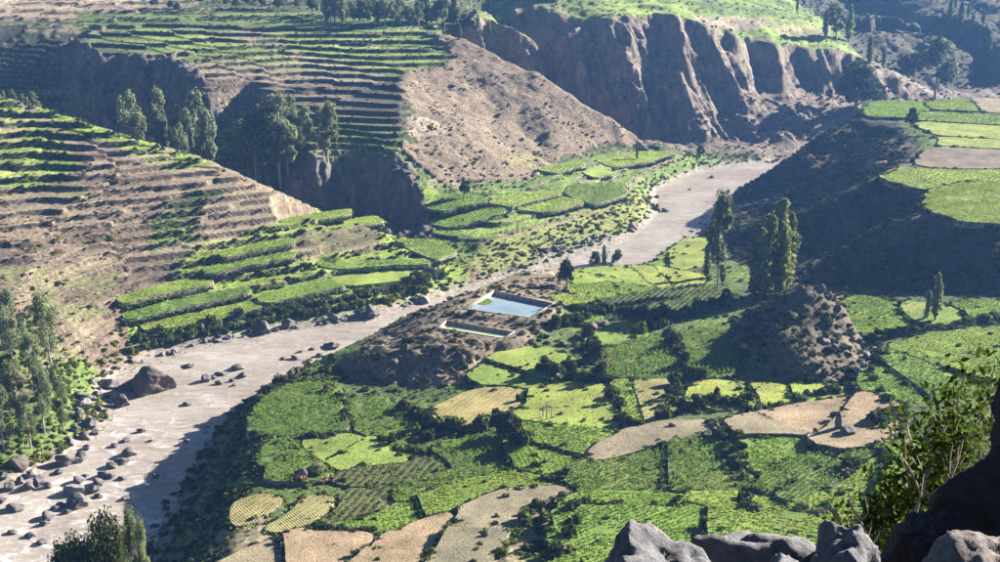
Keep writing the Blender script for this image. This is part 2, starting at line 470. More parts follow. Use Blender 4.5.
def empty(name, loc, parent=None):
    o = bpy.data.objects.new(name, None); COL.objects.link(o); o.location = loc
    if parent is not None: o.parent = parent
    return o
def set_col(me, col):
    ca = me.color_attributes.new("Col", 'FLOAT_COLOR', 'POINT')
    c = np.ones((len(me.vertices), 4), np.float32); c[:, :3] = col
    ca.data.foreach_set("color", c.ravel())

# ------------------------------------------------------------------ fields traced on the valley floor and the right plateau
# (kind, label, outline in photo pixels)
FIELDS = [
 ("rows", "large striped green field between the pool and the poplars", [(603,315),(615,299),(645,293),(707,288),(716,296),(702,305),(677,313),(629,312)]),
 ("crop", "small striped field just right of the blue pool", [(552,311),(571,299),(597,305),(587,315),(568,315)]),
 ("crop", "green plot behind the striped field near the pool", [(579,288),(600,285),(619,283),(656,288),(629,294),(600,297)]),
 ("grass", "bright meadow strip along the far river bend", [(573,274),(629,269),(667,271),(694,276),(678,284),(651,287),(624,281),(592,284)]),
 ("grass", "bright green wedge of field beside the far river", [(664,265),(694,240),(707,240),(704,257),(683,268)]),
 ("grass", "small sunlit plot in the middle of the hedges", [(597,343),(611,331),(619,324),(637,329),(632,337),(611,345)]),
 ("maize", "shaded green field between two hedges mid valley", [(608,349),(637,340),(667,342),(672,360),(667,373),(629,373),(613,363)]),
 ("grass", "bright oval field below the pool mound", [(488,371),(501,360),(528,351),(549,357),(544,368),(531,381),(496,383)]),
 ("ribbed", "pale ribbed field in front of the rocky mound", [(438,408),(467,395),(500,387),(519,392),(520,405),(500,415),(462,424),(443,416)]),
 ("grass", "grassy paddock around the small bare saplings", [(523,408),(541,389),(581,387),(608,392),(611,413),(605,428),(560,424),(531,416)]),
 ("ribbed", "narrow greyish green field right of the bright hedge bank", [(633,383),(672,381),(675,395),(661,416),(645,421),(639,400)]),
 ("crop", "bright yellow green bank strip beside the paddock", [(619,384),(630,383),(636,398),(642,422),(630,423),(625,405)]),
 ("grass", "green plot left of the knoll, under its shadow", [(701,397),(710,384),(740,387),(752,396),(745,402),(710,402)]),
 ("maize", "dark shaded field at the left foot of the knoll", [(677,338),(712,333),(726,360),(710,374),(691,360)]),
 ("grass", "lawn at the sunny front foot of the brown knoll", [(757,385),(790,391),(825,390),(829,396),(800,401),(770,401)]),
 ("crop", "bright crop field right of the knoll top", [(855,299),(884,304),(900,307),(908,325),(897,331),(868,333),(865,315)]),
 ("grass", "pale grass plot around the right hand poplars", [(897,305),(921,304),(937,309),(956,312),(937,320),(912,320),(906,312)]),
 ("crop", "green field at the foot of the dark right slope", [(962,305),(980,303),(1010,305),(1010,313),(980,315)]),
 ("crop", "big green field behind the leafy foreground shrub", [(879,379),(889,360),(916,347),(953,339),(988,331),(1010,333),(1010,352),(985,372),(950,388),(910,394),(890,390)]),
 ("pale", "bare tan field in front of the knoll", [(738,421),(768,414),(800,405),(832,399),(845,398),(838,412),(824,427),(806,433),(745,433)]),
 ("pale", "bare tan field end beside the dark stone stub", [(808,437),(824,431),(840,414),(850,400),(868,394),(885,402),(885,425),(880,440),(866,444),(847,447),(825,443)]),
 ("crop", "square green field below the bare tan field", [(748,439),(793,436),(804,452),(783,460),(764,470),(745,465)]),
 ("maize", "curved maize strip, uppermost of three below tan field", [(757,484),(765,472),(793,458),(823,453),(828,460),(804,475),(780,488),(769,492)]),
 ("maize", "curved maize strip, middle of three below tan field", [(777,493),(804,478),(828,464),(860,449),(865,455),(836,479),(809,495),(793,502)]),
 ("crop", "curved green strip, lowest of three below tan field", [(797,504),(836,490),(860,472),(879,456),(890,460),(875,481),(868,500),(806,511)]),
 ("crop", "green plot partly hidden by the foreground shrub", [(893,446),(921,453),(929,479),(911,500),(884,493)]),
 ("pale", "small bare patch above the large maize field", [(589,452),(603,441),(629,431),(667,423),(702,424),(699,433),(667,441),(629,452),(603,459)]),
 ("maize", "largest dark green maize field at the valley centre", [(574,476),(588,463),(629,456),(667,444),(710,434),(718,455),(707,471),(664,481),(629,488),(592,484)]),
 ("crop", "light yellow green field left of the bare patch", [(509,439),(533,428),(581,427),(609,433),(586,446),(580,455),(563,460),(539,473),(520,455)]),
 ("maize", "thin dark strip under the large maize field", [(680,484),(715,474),(736,472),(757,481),(740,487),(688,490)]),
 ("crop", "long green strip behind the bottom hedge", [(581,499),(620,493),(660,495),(740,498),(800,507),(760,511),(680,507),(600,507)]),
 ("crop", "yellow green field right behind the foreground rocks", [(579,516),(619,508),(740,515),(800,521),(835,532),(840,548),(700,548),(618,540),(605,560),(585,556)]),
 ("maize", "tall maize plot near the river bank top left", [(265,419),(280,398),(301,388),(320,388),(328,405),(336,424),(304,429),(269,428)]),
 ("maize", "maize plot in the hollow below the rocky mound", [(360,415),(357,404),(373,401),(397,414),(404,429),(379,431)]),
 ("maize", "small square maize plot beside the river bank shrubs", [(275,447),(299,445),(307,457),(320,464),(320,471),(283,473)]),
 ("grass", "smooth light lawn between two maize plots", [(304,444),(341,441),(368,442),(373,457),(400,462),(357,465),(339,465),(317,457)]),
 ("rows", "plot with the clearest crop rows over bare soil", [(357,469),(389,466),(437,465),(439,473),(413,479),(357,480)]),
 ("rows", "tapering plot of slanting crop rows above the bare fields", [(328,516),(347,503),(384,488),(388,493),(373,512),(331,521)]),
 ("maize", "blue green crop field at the middle left", [(444,448),(470,443),(491,441),(488,457),(500,467),(462,477),(430,486),(397,499),(395,492),(430,480),(462,465)]),
 ("crop", "long curved green strip above the bare stubble fields", [(318,529),(373,515),(413,504),(470,485),(520,475),(558,480),(510,487),(470,497),(413,513),(347,529)]),
 ("ribbed", "small ribbed brown plot on the left river bank edge", [(240,503),(259,497),(275,501),(256,516),(238,524)]),
 ("ribbed", "ribbed brown plot with a green edge near bank", [(301,511),(312,498),(331,499),(331,508),(315,516),(288,527),(272,527)]),
 ("pale", "bare stubble field at the bottom left edge", [(205,575),(235,558),(265,546),(307,534),(365,536),(345,560),(325,580)]),
 ("pale", "bare stubble terrace in the bottom centre", [(337,575),(388,539),(413,527),(455,513),(440,540),(415,575)]),
 ("pale", "widest bare stubble terrace under the long green strip", [(420,575),(444,541),(460,512),(500,492),(563,489),(540,505),(515,520),(497,536),(485,556),(478,577)]),
 ("crop", "brightest green field on the right plateau edge", [(932,204),(943,188),(962,183),(1010,185),(1010,221),(972,219),(948,213)]),
 ("crop", "green plateau field behind the brightest one", [(889,177),(911,170),(943,170),(1010,170),(1010,180),(964,180),(943,184),(927,187)]),
 ("soil", "ploughed brown field on the right plateau", [(924,164),(932,152),(948,148),(1010,151),(1010,168),(953,168)]),
 ("crop", "pale green plateau field beside the dark round tree", [(871,108),(879,102),(913,102),(924,107),(917,116),(873,115)]),
 ("crop", "rearmost pale green field on the right plateau", [(929,104),(964,99),(976,110),(934,108)]),
 ("pale", "rearmost bare field on the right plateau", [(974,99),(1015,99),(1015,112),(986,111)]),
 ("crop", "long green strip across the right plateau", [(921,112),(1012,117),(1012,124),(921,119)]),
 ("grass", "pale strip across the middle of the plateau", [(921,123),(1012,128),(1012,138),(943,134)]),
 ("grass", "narrow strip just behind the ploughed field", [(945,138),(1012,142),(1012,149),(948,145)]),
 ("crop", "strip field on the prow of the upper hill by the ravine mouth", [(427,221),(460,213),(500,206),(501,212),(453,226)]),
 ("crop", "upper strip field at the left of the low terraces", [(424,205),(470,196),(488,200),(443,212)]),
 ("crop", "long strip field in the middle of the low terraces", [(488,202),(520,194),(552,191),(557,194),(512,206)]),
 ("crop", "rounded strip field just above the far river bank", [(515,208),(560,198),(583,201),(549,211)]),
 ("maize", "broad dark green field above the gravel shore", [(568,193),(573,186),(619,183),(621,195),(592,203)]),
 ("grass", "small oval bright field on the low terraces", [(584,172),(597,168),(611,172),(595,177)]),
 ("crop", "small strip field under the brown spur", [(540,169),(579,161),(584,164),(556,172)]),
 ("crop", "strip field on the low terraces near the far bend", [(600,160),(640,152),(668,153),(650,160),(612,166)]),
 ("crop", "lowest bright strip of the left hill by the river", [(144,324),(203,311),(260,300),(262,306),(203,320),(152,329)]),
 ("crop", "second strip up from the river on the left hill", [(128,313),(187,297),(243,288),(247,292),(187,305),(131,318)]),
 ("crop", "third strip up from the river on the left hill", [(120,298),(160,286),(208,279),(210,283),(160,293),(125,302)]),
 ("crop", "wide lowest strip at the right of the left hill", [(255,298),(300,284),(328,279),(344,285),(300,294),(262,303)]),
 ("grass", "smooth rectangular strip at the right end of left hill", [(332,278),(389,271),(428,271),(424,277),(346,285)]),
 ("crop", "thin green strip above the smooth rectangular one", [(318,264),(370,261),(424,259),(426,263),(342,268)]),
 ("crop", "green strip near the ridge of the left hill", [(281,220),(318,213),(349,209),(353,214),(288,224)]),
 ("crop", "green strip just below the ridge strip", [(315,226),(345,220),(374,216),(381,222),(325,229)]),
 ("maize", "leafy plot at the right tip of the left hill", [(393,240),(437,240),(455,252),(434,259),(412,249)]),
 ("crop", "green strip on the middle of the left hill", [(205,268),(240,260),(290,252),(292,256),(240,266),(210,273)]),
 ("crop", "upper green strip on the middle of the left hill", [(222,252),(262,243),(290,238),(292,242),(262,248),(226,257)]),
]
def smooth_poly(pts, n=8):
    out = []; m = len(pts)
    for i in range(m):
        p1, p2 = np.array(pts[i], float), np.array(pts[(i + 1) % m], float)
        for j in range(n): out.append(p1 + (p2 - p1) * j / n)
    out = np.array(out)
    for _ in range(1):
        out = 0.25 * np.roll(out, 1, 0) + 0.5 * out + 0.25 * np.roll(out, -1, 0)
    return out.mean(0) + (out - out.mean(0)) * 1.07
def base_ground(x, y): return sample(x, y)
PLOTS = []
for i, (kind, label, poly) in enumerate(FIELDS):
    sp = smooth_poly(poly)
    n = len(sp)
    sp = sp + np.stack([perlin(np.arange(n) * 0.7, np.full(n, i * 3.3), 5), perlin(np.arange(n) * 0.7, np.full(n, i * 3.3), 8)], 1) * (0.6, 0.3)
    hits = np.array([hit(p[0], p[1], base_ground, y0=110) for p in sp[::2]])
    hits = hits[np.abs(hits[:, 1] - np.median(hits[:, 1])) < 45]
    Am = np.c_[hits[:, 0], hits[:, 1], np.ones(len(hits))]
    c0 = hits.mean(0)
    co, *_ = np.linalg.lstsq(Am, hits[:, 2], rcond=None)
    keep = 0.75 if kind == "pale" else 0.55
    gx, gy = co[0] * keep, co[1] * keep
    lim = math.hypot(gx, gy)
    if lim > 0.16: gx, gy = gx * 0.16 / lim, gy * 0.16 / lim
    z0 = c0[2] + (0.28 if zones(c0[:1], c0[1:2])[0] < 2 else 0.45) - gx * c0[0] - gy * c0[1]
    plan = []
    for px_, py_ in sp:
        cx = (px_ - CXP) / F; cy = (CYP - py_) / F
        d = np.array([cx, cp + sp_ * cy, -sp_ + cp * cy])
        t = (z0 - CAMZ) / (d[2] - gx * d[0] - gy * d[1])
        plan.append(d[:2] * t)
    PLOTS.append(dict(kind=kind, label=label, plan=np.array(plan), g=(gx, gy), z0=z0))
def grow_plots():
    """let neighbouring plots spread until they share their walls"""
    for p in PLOTS:                       # even spacing first
        q = p["plan"]
        if np.sum(q[:, 0] * np.roll(q[:, 1], -1) - np.roll(q[:, 0], -1) * q[:, 1]) < 0: q = q[::-1]
        L = np.hypot(*(np.roll(q, -1, 0) - q).T); cum = np.concatenate([[0], np.cumsum(L)])
        n = int(np.clip(cum[-1] / .9, 24, 160)); t = np.linspace(0, cum[-1], n, endpoint=False)
        qq = np.vstack([q, q[:1]])
        p["plan"] = np.stack([np.interp(t, cum, qq[:, 0]), np.interp(t, cum, qq[:, 1])], 1)
    lim = {2: 3.2, 3: 2.0, 0: .5, 1: .8, 4: 0.0}
    for step in range(8):
        old = [p["plan"].copy() for p in PLOTS]
        box = [(o.min(0) - 6, o.max(0) + 6) for o in old]
        for i, p in enumerate(PLOTS):
            q = old[i]; c = q.mean(0)
            reach = lim[int(zones(c[:1], c[1:])[0])] * (.45 if p["kind"] == "pale" else .35 if p["kind"] == "ribbed" else 1.0) / 8
            e = np.roll(q, -1, 0) - np.roll(q, 1, 0); nn = np.stack([e[:, 1], -e[:, 0]], 1) / (np.hypot(*e.T)[:, None] + 1e-9)
            d = np.full(len(q), 99.0)
            for j, o in enumerate(old):
                if j == i or (box[j][0] > q.max(0)).any() or (box[j][1] < q.min(0)).any(): continue
                dj = seg_dist(q[:, 0], q[:, 1], [tuple(v) for v in o] + [tuple(o[0])])
                d = np.minimum(d, np.where(inpoly(q[:, 0], q[:, 1], o), -dj, dj))
            for pool in POOLS:
                d = np.minimum(d, seg_dist(q[:, 0], q[:, 1], [tuple(v) for v in pool["plan"]] + [tuple(pool["plan"][0])]) - 3)
            reach = reach * (1 + .6 * perlin(q[:, 0] / 4., q[:, 1] / 4., 31 + i))
            mv = np.where(d > .9, np.minimum(reach, (d - .7) / 2), np.where(d < .3, -.12, 0))
            q2 = q + nn * mv[:, None]
            p["plan"] = q2 * .92 + .04 * np.roll(q2, 1, 0) + .04 * np.roll(q2, -1, 0)
POOLS = []
def flatten(x, y, z, zn=None):
    """cut the land down to sit under the plots and inside the pools"""
    for p in PLOTS:
        q = p["plan"]
        x0, y0 = q.min(0) - 2; x1, y1 = q.max(0) + 2
        m = (x > x0) & (x < x1) & (y > y0) & (y < y1)
        if not m.any(): continue
        xs, ys = x[m], y[m]
        ins = inpoly(xs, ys, q)
        d = seg_dist(xs, ys, [tuple(v) for v in q] + [tuple(q[0])])
        top = p["g"][0] * xs + p["g"][1] * ys + p["z0"]
        zz_ = z[m]
        lowered = np.minimum(zz_, top - 0.35)
        w = np.where(ins, 1.0, 1 - smooth(0.3, 1.8, d))
        z[m] = zz_ * (1 - w) + lowered * w
    for p in POOLS[::-1]:
        ins = inpoly(x, y, p["plan"])
        z[ins] = np.minimum(z[ins], p["z"] - 1.5)
        d = seg_dist(x, y, [tuple(v) for v in p["plan"]] + [tuple(p["plan"][0])])
        w = (1 - smooth(1.6, 4.5, d)) * ~ins
        z = z * (1 - w) + (p["rim"] - 0.10) * w
    return z
# the two pools (water level, outline pixels)
for zr, zw, outl in [(14.35, 13.5, [(494.5, 291), (463, 308.5), (530.5, 316.5), (553, 303)]), (13.75, 13.0, [(447, 320.5), (438, 327.5), (503, 337.5), (514, 331.5)])]:
    q = np.array([U(a, b, zr)[:2] for a, b in outl])
    c = q.mean(0)
    POOLS.append(dict(plan=q, z=zw, rim=zr, outer=c + (q - c) * 1.12, c=c))
def clip_half(q, o, n):
    """part of polygon q on the side of the line (o,n) that n points to"""
    out = []
    for a, b in zip(q, np.roll(q, -1, 0)):
        da, db = np.dot(a - o, n), np.dot(b - o, n)
        if da >= 0: out.append(a)
        if (da >= 0) != (db >= 0): out.append(a + (b - a) * da / (da - db))
    return np.array(out)
def split_plots():
    """the larger plots step down in levels with a bank between"""
    out = []; todo = [(p, 0) for p in PLOTS]
    rs = np.random.default_rng(5)
    while todo:
        p, lev = todo.pop(0); q = p["plan"]; c = q.mean(0)
        area = .5 * abs(np.sum(q[:, 0] * np.roll(q[:, 1], -1) - np.roll(q[:, 0], -1) * q[:, 1]))
        lim = 110 if p["kind"] in ("maize", "crop", "grass") else 190
        if lev > 1 or area < lim * (1 + lev) or p["kind"] in ("ribbed", "soil", "rows") or zones(c[:1], c[1:])[0] != 2:
            out.append(p); continue
        d = q - c; w, v = np.linalg.eigh(d.T @ d)
        a = v[:, 1] if lev == 0 or w[1] > 2.5 * w[0] else v[:, 0]
        a = a + rs.normal(size=2) * .22; a /= np.linalg.norm(a)
        if abs(a[0]) > abs(a[1]): names = (", right part", ", left part"); a = a * np.sign(a[0])
        else: names = (", far part", ", near part"); a = a * np.sign(a[1])
        o = c + a * rs.normal() * math.sqrt(w[1] / len(q)) * .25
        for sg, nm in zip((1, -1), names):
            qq = clip_half(q, o + a * sg * .22, a * sg)
            if len(qq) < 4: continue
            L = np.hypot(*(np.roll(qq, -1, 0) - qq).T); cum = np.concatenate([[0], np.cumsum(L)]); n = int(np.clip(cum[-1] / .9, 20, 140)); t = np.linspace(0, cum[-1], n, endpoint=False)
            q3 = np.vstack([qq, qq[:1]]); qq = np.stack([np.interp(t, cum, q3[:, 0]), np.interp(t, cum, q3[:, 1])], 1)
            qq = qq + .22 * np.stack([perlin(qq[:, 0] / 2.2, qq[:, 1] / 2.2, 61), perlin(qq[:, 0] / 2.2, qq[:, 1] / 2.2, 62)], 1)
            c2 = qq.mean(0); old = p["g"][0] * c2[0] + p["g"][1] * c2[1] + p["z0"]
            g2 = (p["g"][0] * .7, p["g"][1] * .7)
            z2 = old + .22 * sg * np.sign(p["g"][0] * a[0] + p["g"][1] * a[1] + 1e-6)
            todo.append((dict(kind=p["kind"], label=p["label"] + nm, plan=qq, g=g2, z0=z2 - g2[0] * c2[0] - g2[1] * c2[1]), lev + 1))
    PLOTS[:] = out
grow_plots(); split_plots()
def land(x, y):
    x = np.atleast_1d(np.asarray(x, float)); y = np.atleast_1d(np.asarray(y, float))
    return flatten(x, y, np.array(ground(x, y)))

def top_z(x, y):
    """what one stands on at (x,y): the land or a plot laid on it"""
    z = float(land(x, y)[0])
    for p in PLOTS:
        q = p["plan"]
        if q[:, 0].min() < x < q[:, 0].max() and q[:, 1].min() < y < q[:, 1].max() and inpoly(np.array([x]), np.array([y]), q)[0]:
            z = max(z, p["g"][0] * x + p["g"][1] * y + p["z0"])
    return z

# ------------------------------------------------------------------ the land itself
az = np.radians(np.linspace(-34, 34, 790))
rr = np.concatenate([np.linspace(34, 118, 40, endpoint=False), np.geomspace(118, 520, 1220, endpoint=False), np.geomspace(520, 880, 130)])
RR, AZ = np.meshgrid(rr, az, indexing='ij')
VX = (RR * np.sin(AZ)).ravel(); VY = (RR * np.cos(AZ)).ravel()
VZ, PHF, TW, ZN, ZB, PX, PY, MB, MC, ML = ground(VX, VY, True)
VZ = flatten(VX, VY, VZ)

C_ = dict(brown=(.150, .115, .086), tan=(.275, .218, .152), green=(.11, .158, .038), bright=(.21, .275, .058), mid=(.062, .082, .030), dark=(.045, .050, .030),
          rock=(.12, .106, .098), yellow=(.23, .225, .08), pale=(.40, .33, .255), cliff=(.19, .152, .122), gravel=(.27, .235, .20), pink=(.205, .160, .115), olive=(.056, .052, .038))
def colour_land(x, y, z, f, tw, zn, zb, px, py, brown, cliffl, lslope):
    n = len(x)
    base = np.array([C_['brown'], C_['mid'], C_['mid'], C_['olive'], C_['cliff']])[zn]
    col = base.copy()
    nz = fbm(x / 9.0, y / 9.0, 90, 4); nl = fbm(x / 30.0, y / 30.0, 91, 3)
    def paint(zone, poly, c, w=1.0, patch=None):
        m = (zn == zone) & inpoly(px + 5 * nz, py + 2.5 * nz, poly)
        ww = np.full(m.sum(), w)
        if patch is not None: ww = ww * smooth(patch - 0.25, patch + 0.25, nl[m] + 0.4 * nz[m])
        col[m] = col[m] * (1 - ww[:, None]) + np.array(C_[c]) * ww[:, None]
    # near left hill
    paint(0, [(-300, 60), (60, 90), (230, 160), (470, 250), (480, 300), (100, 350), (-300, 300)], 'tan', .45, 0.15)
    paint(0, [(-300, 190), (160, 180), (190, 240), (120, 310), (60, 330), (-300, 330)], 'green', .55, 0.15)
    paint(0, [(150, 185), (240, 185), (300, 225), (260, 250), (190, 280), (120, 310), (100, 290), (150, 240)], 'green', .8, 0.05)
    paint(0, [(165, 180), (235, 180), (240, 215), (180, 220)], 'dark', .8)
    paint(0, [(200, 240), (260, 225), (330, 205), (470, 250), (470, 290), (300, 325), (130, 345), (120, 300), (170, 280)], 'bright')
    paint(0, [(240, 180), (300, 196), (320, 212), (260, 225), (215, 240), (190, 215)], 'tan', .8)
    paint(0, [(295, 228), (375, 225), (385, 250), (300, 255)], 'brown', .7)
    paint(0, [(-300, 60), (0, 90), (40, 118), (85, 165), (40, 188), (-300, 190)], 'bright', .85)
    paint(0, [(30, 100), (120, 122), (200, 150), (215, 165), (165, 168), (110, 142), (60, 128)], 'bright')
    paint(0, [(85, 140), (160, 165), (190, 200), (120, 178), (70, 150)], 'brown', 1)
    paint(0, [(-300, 310), (30, 315), (70, 345), (100, 372), (110, 420), (0, 480), (-300, 500)], 'green', .9)
    paint(0, [(100, 350), (460, 262), (470, 300), (100, 400)], 'green', .6, 0.0)
    # upper hill
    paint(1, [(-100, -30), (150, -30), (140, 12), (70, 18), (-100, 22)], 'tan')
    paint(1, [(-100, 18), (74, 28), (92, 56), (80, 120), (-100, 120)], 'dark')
    paint(1, [(75, 12), (460, 10), (466, 45), (400, 72), (330, 70), (200, 62), (150, 50), (90, 45)], 'green')
    paint(1, [(120, 28), (460, 30), (440, 62), (400, 70), (330, 66), (200, 58)], 'bright', .7)
    paint(1, [(240, 22), (290, 22), (290, 50), (240, 52)], 'brown', .6, 0.0)
    paint(1, [(290, 50), (350, 60), (345, 68), (285, 58)], 'tan', .8)
    paint(1, [(195, 62), (330, 70), (400, 92), (405, 124), (330, 120), (205, 112)], 'brown', .8)
    paint(1, [(200, 108), (405, 124), (405, 158), (200, 150)], 'green', .9)
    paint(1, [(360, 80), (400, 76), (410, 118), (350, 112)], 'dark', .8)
    paint(1, [(404, 150), (450, 188), (540, 168), (620, 148), (730, 150), (700, 176), (640, 226), (470, 280), (425, 220)], 'green', 1)
    paint(1, [(420, 190), (500, 180), (640, 160), (600, 215), (480, 236), (430, 224)], 'bright', .7, -0.1)
    paint(1, [(480, 240), (560, 222), (640, 190), (655, 215), (560, 252), (470, 280)], 'yellow', .65)
    col[brown] = np.array(C_['pink']) * (1 + 0.12 * nl[brown, None])
    paint(1, [(404, 116), (425, 116), (452, 128), (440, 135), (404, 132)], 'pale', .6)
    paint(1, [(430, 168), (540, 150), (560, 168), (450, 190)], 'yellow', .5, 0.0)
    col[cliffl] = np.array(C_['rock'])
    # far side
    farp = (zn == 4) & (zb > 28) & (y > 500) & (py < 60) & ~STEEP
    col[farp] = np.array(C_['green']) * (1.0 + 0.0 * nl[farp, None])
    zk = zn.copy(); zn = np.where(STEEP & (zn == 4), 9, zn)
    paint(4, [(470, 0), (900, 0), (870, 60), (700, 26), (560, 40), (470, 24)], 'bright', .8, -0.05)
    paint(4, [(505, -20), (600, -20), (600, 8), (560, 18), (520, 8)], 'brown', .6, 0.0)
    paint(4, [(690, 14), (770, 18), (760, 30), (700, 26)], 'tan', .9)
    paint(4, [(770, 20), (830, 28), (830, 38), (780, 34)], 'tan', .6)
    zn = zk
    cf = (zn == 4) & (zb < 27) & (py > 60) & (px < 880)
    col[cf] = col[cf] * 0.9
    hills = (zn == 4) & (x > 165) & (y > 555)
    col[hills] = np.array(C_['olive']) * 1.25 + np.array([.04, .03, .015]) * np.clip(nl[hills, None], 0, 1)
    # right spur
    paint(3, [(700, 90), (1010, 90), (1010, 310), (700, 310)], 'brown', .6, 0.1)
    pl = (zn == 3) & (zb > 25.0) & inpoly(px, py, [(868, 100), (1200, 90), (1200, 226), (945, 217), (930, 205), (925, 190), (886, 179), (918, 150), (900, 124), (868, 114)])
    col[pl] = np.array(C_['green']) * 0.8
    paint(3, [(868, 160), (905, 158), (925, 165), (890, 178), (868, 176)], 'tan', .7)
    # valley floor: grass, earth and dry banks
    v = zn == 2
    t = smooth(-0.2, 0.5, nl)[:, None]
    gcol = np.array(C_['mid']) * 1.2 * (1 - t) + np.array(C_['green']) * t
    col[v] = gcol[v]
    mound = [(330, 372), (380, 330), (440, 300), (500, 276), (530, 264), (566, 266), (572, 300), (560, 318), (520, 352), (490, 360), (460, 385), (420, 390)]
    paint(2, mound, 'brown', .9); paint(2, mound, 'tan', .6, 0.1)
    paint(2, [(735, 330), (755, 295), (812, 272), (845, 290), (870, 330), (868, 352), (840, 386), (770, 376)], 'brown', .95)
    paint(2, [(735, 330), (755, 295), (812, 272), (845, 290), (870, 330), (868, 352), (840, 386), (770, 376)], 'dark', .6, -0.1)
    paint(2, [(200, 575), (230, 500), (290, 525), (370, 540), (500, 500), (570, 490), (520, 575)], 'tan', .8)
    paint(2, [(570, 520), (625, 520), (600, 575), (560, 575)], 'olive', .6)
    # earth and stone terrace walls, darkened, lips lightened: step shading put into the colour
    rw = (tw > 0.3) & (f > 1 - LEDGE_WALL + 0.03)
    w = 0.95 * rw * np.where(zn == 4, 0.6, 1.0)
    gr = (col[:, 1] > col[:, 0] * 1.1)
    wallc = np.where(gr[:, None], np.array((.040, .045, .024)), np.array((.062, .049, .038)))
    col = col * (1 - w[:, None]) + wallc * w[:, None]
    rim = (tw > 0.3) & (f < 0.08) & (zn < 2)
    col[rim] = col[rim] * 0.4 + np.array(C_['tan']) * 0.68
    # strips of tread differ from one to the next
    k = np.floor(zb / 1.9).astype(np.int64)
    kk = (_hash(k, np.floor(x / 23 + 0.3 * nl).astype(np.int64), 5) / 65536.0)
    tread = (tw > 0.3) & ~rw
    col[tread] *= (0.72 + 0.5 * kk[tread])[:, None]
    dry = tread & (kk > 0.80) & (zn < 2)
    col[dry] = col[dry] * 0.45 + np.array(C_['tan']) * 0.5
    # shore
    sh = (zb < 1.6) & (y < 460)
    ws = smooth(1.6, 0.5, zb)[:, None] * 0.85
    g = np.array(C_['gravel'])
    col = np.where(sh[:, None], col * (1 - ws) + g * ws, col)
    return np.clip(col * (1 + 0.10 * nz[:, None]), 0.01, 0.8)
_g = np.abs(np.gradient(VZ.reshape(len(rr), len(az)), axis=0) / np.gradient(rr)[:, None])
STEEP = (blur(_g, 1.5) > 0.33).ravel()
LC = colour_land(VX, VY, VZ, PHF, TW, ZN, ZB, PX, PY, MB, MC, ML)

nr, na = len(rr), len(az)
idx = np.arange(nr * na).reshape(nr, na)
QUADS = np.stack([idx[:-1, :-1], idx[:-1, 1:], idx[1:, 1:], idx[1:, :-1]], -1).reshape(-1, 4)
QUADS = QUADS[:, ::-1]
ALLV = np.stack([VX, VY, VZ], 1)
BASE = {}
def land_piece(name, mask, mat, label):
    q = QUADS[mask]
    used = np.unique(q)
    remap = np.zeros(len(ALLV), np.int32); remap[used] = np.arange(len(used))
    me = mesh_np(name, ALLV[used], remap[q], [mat], smooth_=True)
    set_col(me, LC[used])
    o = link(name, me)
    tag(o, label, kind="structure")
    return o
qz = ZN[QUADS[:, 0]]; qb = MB[QUADS[:, 0]]; qc = MC[QUADS[:, 0]]
far_hill = (qz == 4) & (VX[QUADS[:, 0]] > 165) & (VY[QUADS[:, 0]] > 555)
far_cliff = (qz == 4) & (~far_hill) & (VY[QUADS[:, 0]] < 640) & (PY[QUADS[:, 0]] > 0) & (VY[QUADS[:, 0]] < np.interp(VX[QUADS[:, 0]], [c[0] for c in CLIFFTOP], [c[1] for c in CLIFFTOP]) + 4)
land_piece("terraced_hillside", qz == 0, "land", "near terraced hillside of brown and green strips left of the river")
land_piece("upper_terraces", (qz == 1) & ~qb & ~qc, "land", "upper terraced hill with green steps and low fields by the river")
land_piece("brown_hillside", (qz == 1) & qb, "slope", "bare brown spur slope descending to the river bend")
land_piece("shaded_cliff", (qz == 1) & qc, "crag", "shaded rocky banks below the upper terraces")
land_piece("valley_floor", qz == 2, "land", "valley floor of banks and grass between the plots")
land_piece("plateau_slope", qz == 3, "slope", "dark shrubby slope and plateau on the right")
land_piece("far_cliff", far_cliff, "crag", "tall fluted cliff beyond the river bend")
land_piece("far_plateau", (qz == 4) & ~far_hill & ~far_cliff, "land", "green terraced plateau on top of the far cliff")
land_piece("distant_hills", far_hill, "slope", "hazy blue hills in the far right corner")

# ------------------------------------------------------------------ river
m, nt, b, _ = newmat("river_water")
p = pos(nt)
mp = node(nt, "ShaderNodeMapping"); mp.inputs["Rotation"].default_value = (0, 0, math.radians(-58)); mp.inputs["Scale"].default_value = (0.55, 1.0, 1.0); nt.links.new(p, mp.inputs[0])
f1 = noise(nt, 0.42, 8, 0.72, mp.outputs[0], 1.4)
f2 = noise(nt, 0.07, 3, 0.5, p)
c = mixc(nt, mrange(nt, f2, 0.35, 0.65, 0, 1), (.27, .225, .185), (.35, .305, .26))
mp2 = node(nt, "ShaderNodeMapping"); mp2.inputs["Rotation"].default_value = (0, 0, math.radians(-58)); mp2.inputs["Scale"].default_value = (.3, 1, 1); nt.links.new(p, mp2.inputs[0])
c = mul(nt, c, mrange(nt, noise(nt, .35, 6, .7, mp2.outputs[0], 2.0), .35, .65, .84, 1.2))
sepx = node(nt, "ShaderNodeSeparateXYZ"); nt.links.new(p, sepx.inputs[0])
foam_zone = mrange(nt, sepx.outputs[1], 232, 175, 0.0, 1.0)
foam = node(nt, "ShaderNodeMath", operation='MULTIPLY'); fpat = node(nt, "ShaderNodeMath", operation='MULTIPLY'); nt.links.new(mrange(nt, f1, 0.5, 0.6, 0.0, 0.95), fpat.inputs[0]); nt.links.new(mrange(nt, noise(nt, .11, 4, .6, p, .5), .42, .6, 0.12, 1.0), fpat.inputs[1]); nt.links.new(fpat.outputs[0], foam.inputs[0]); nt.links.new(mrange(nt, foam_zone, 0, 1, 0.25, 1.0), foam.inputs[1])
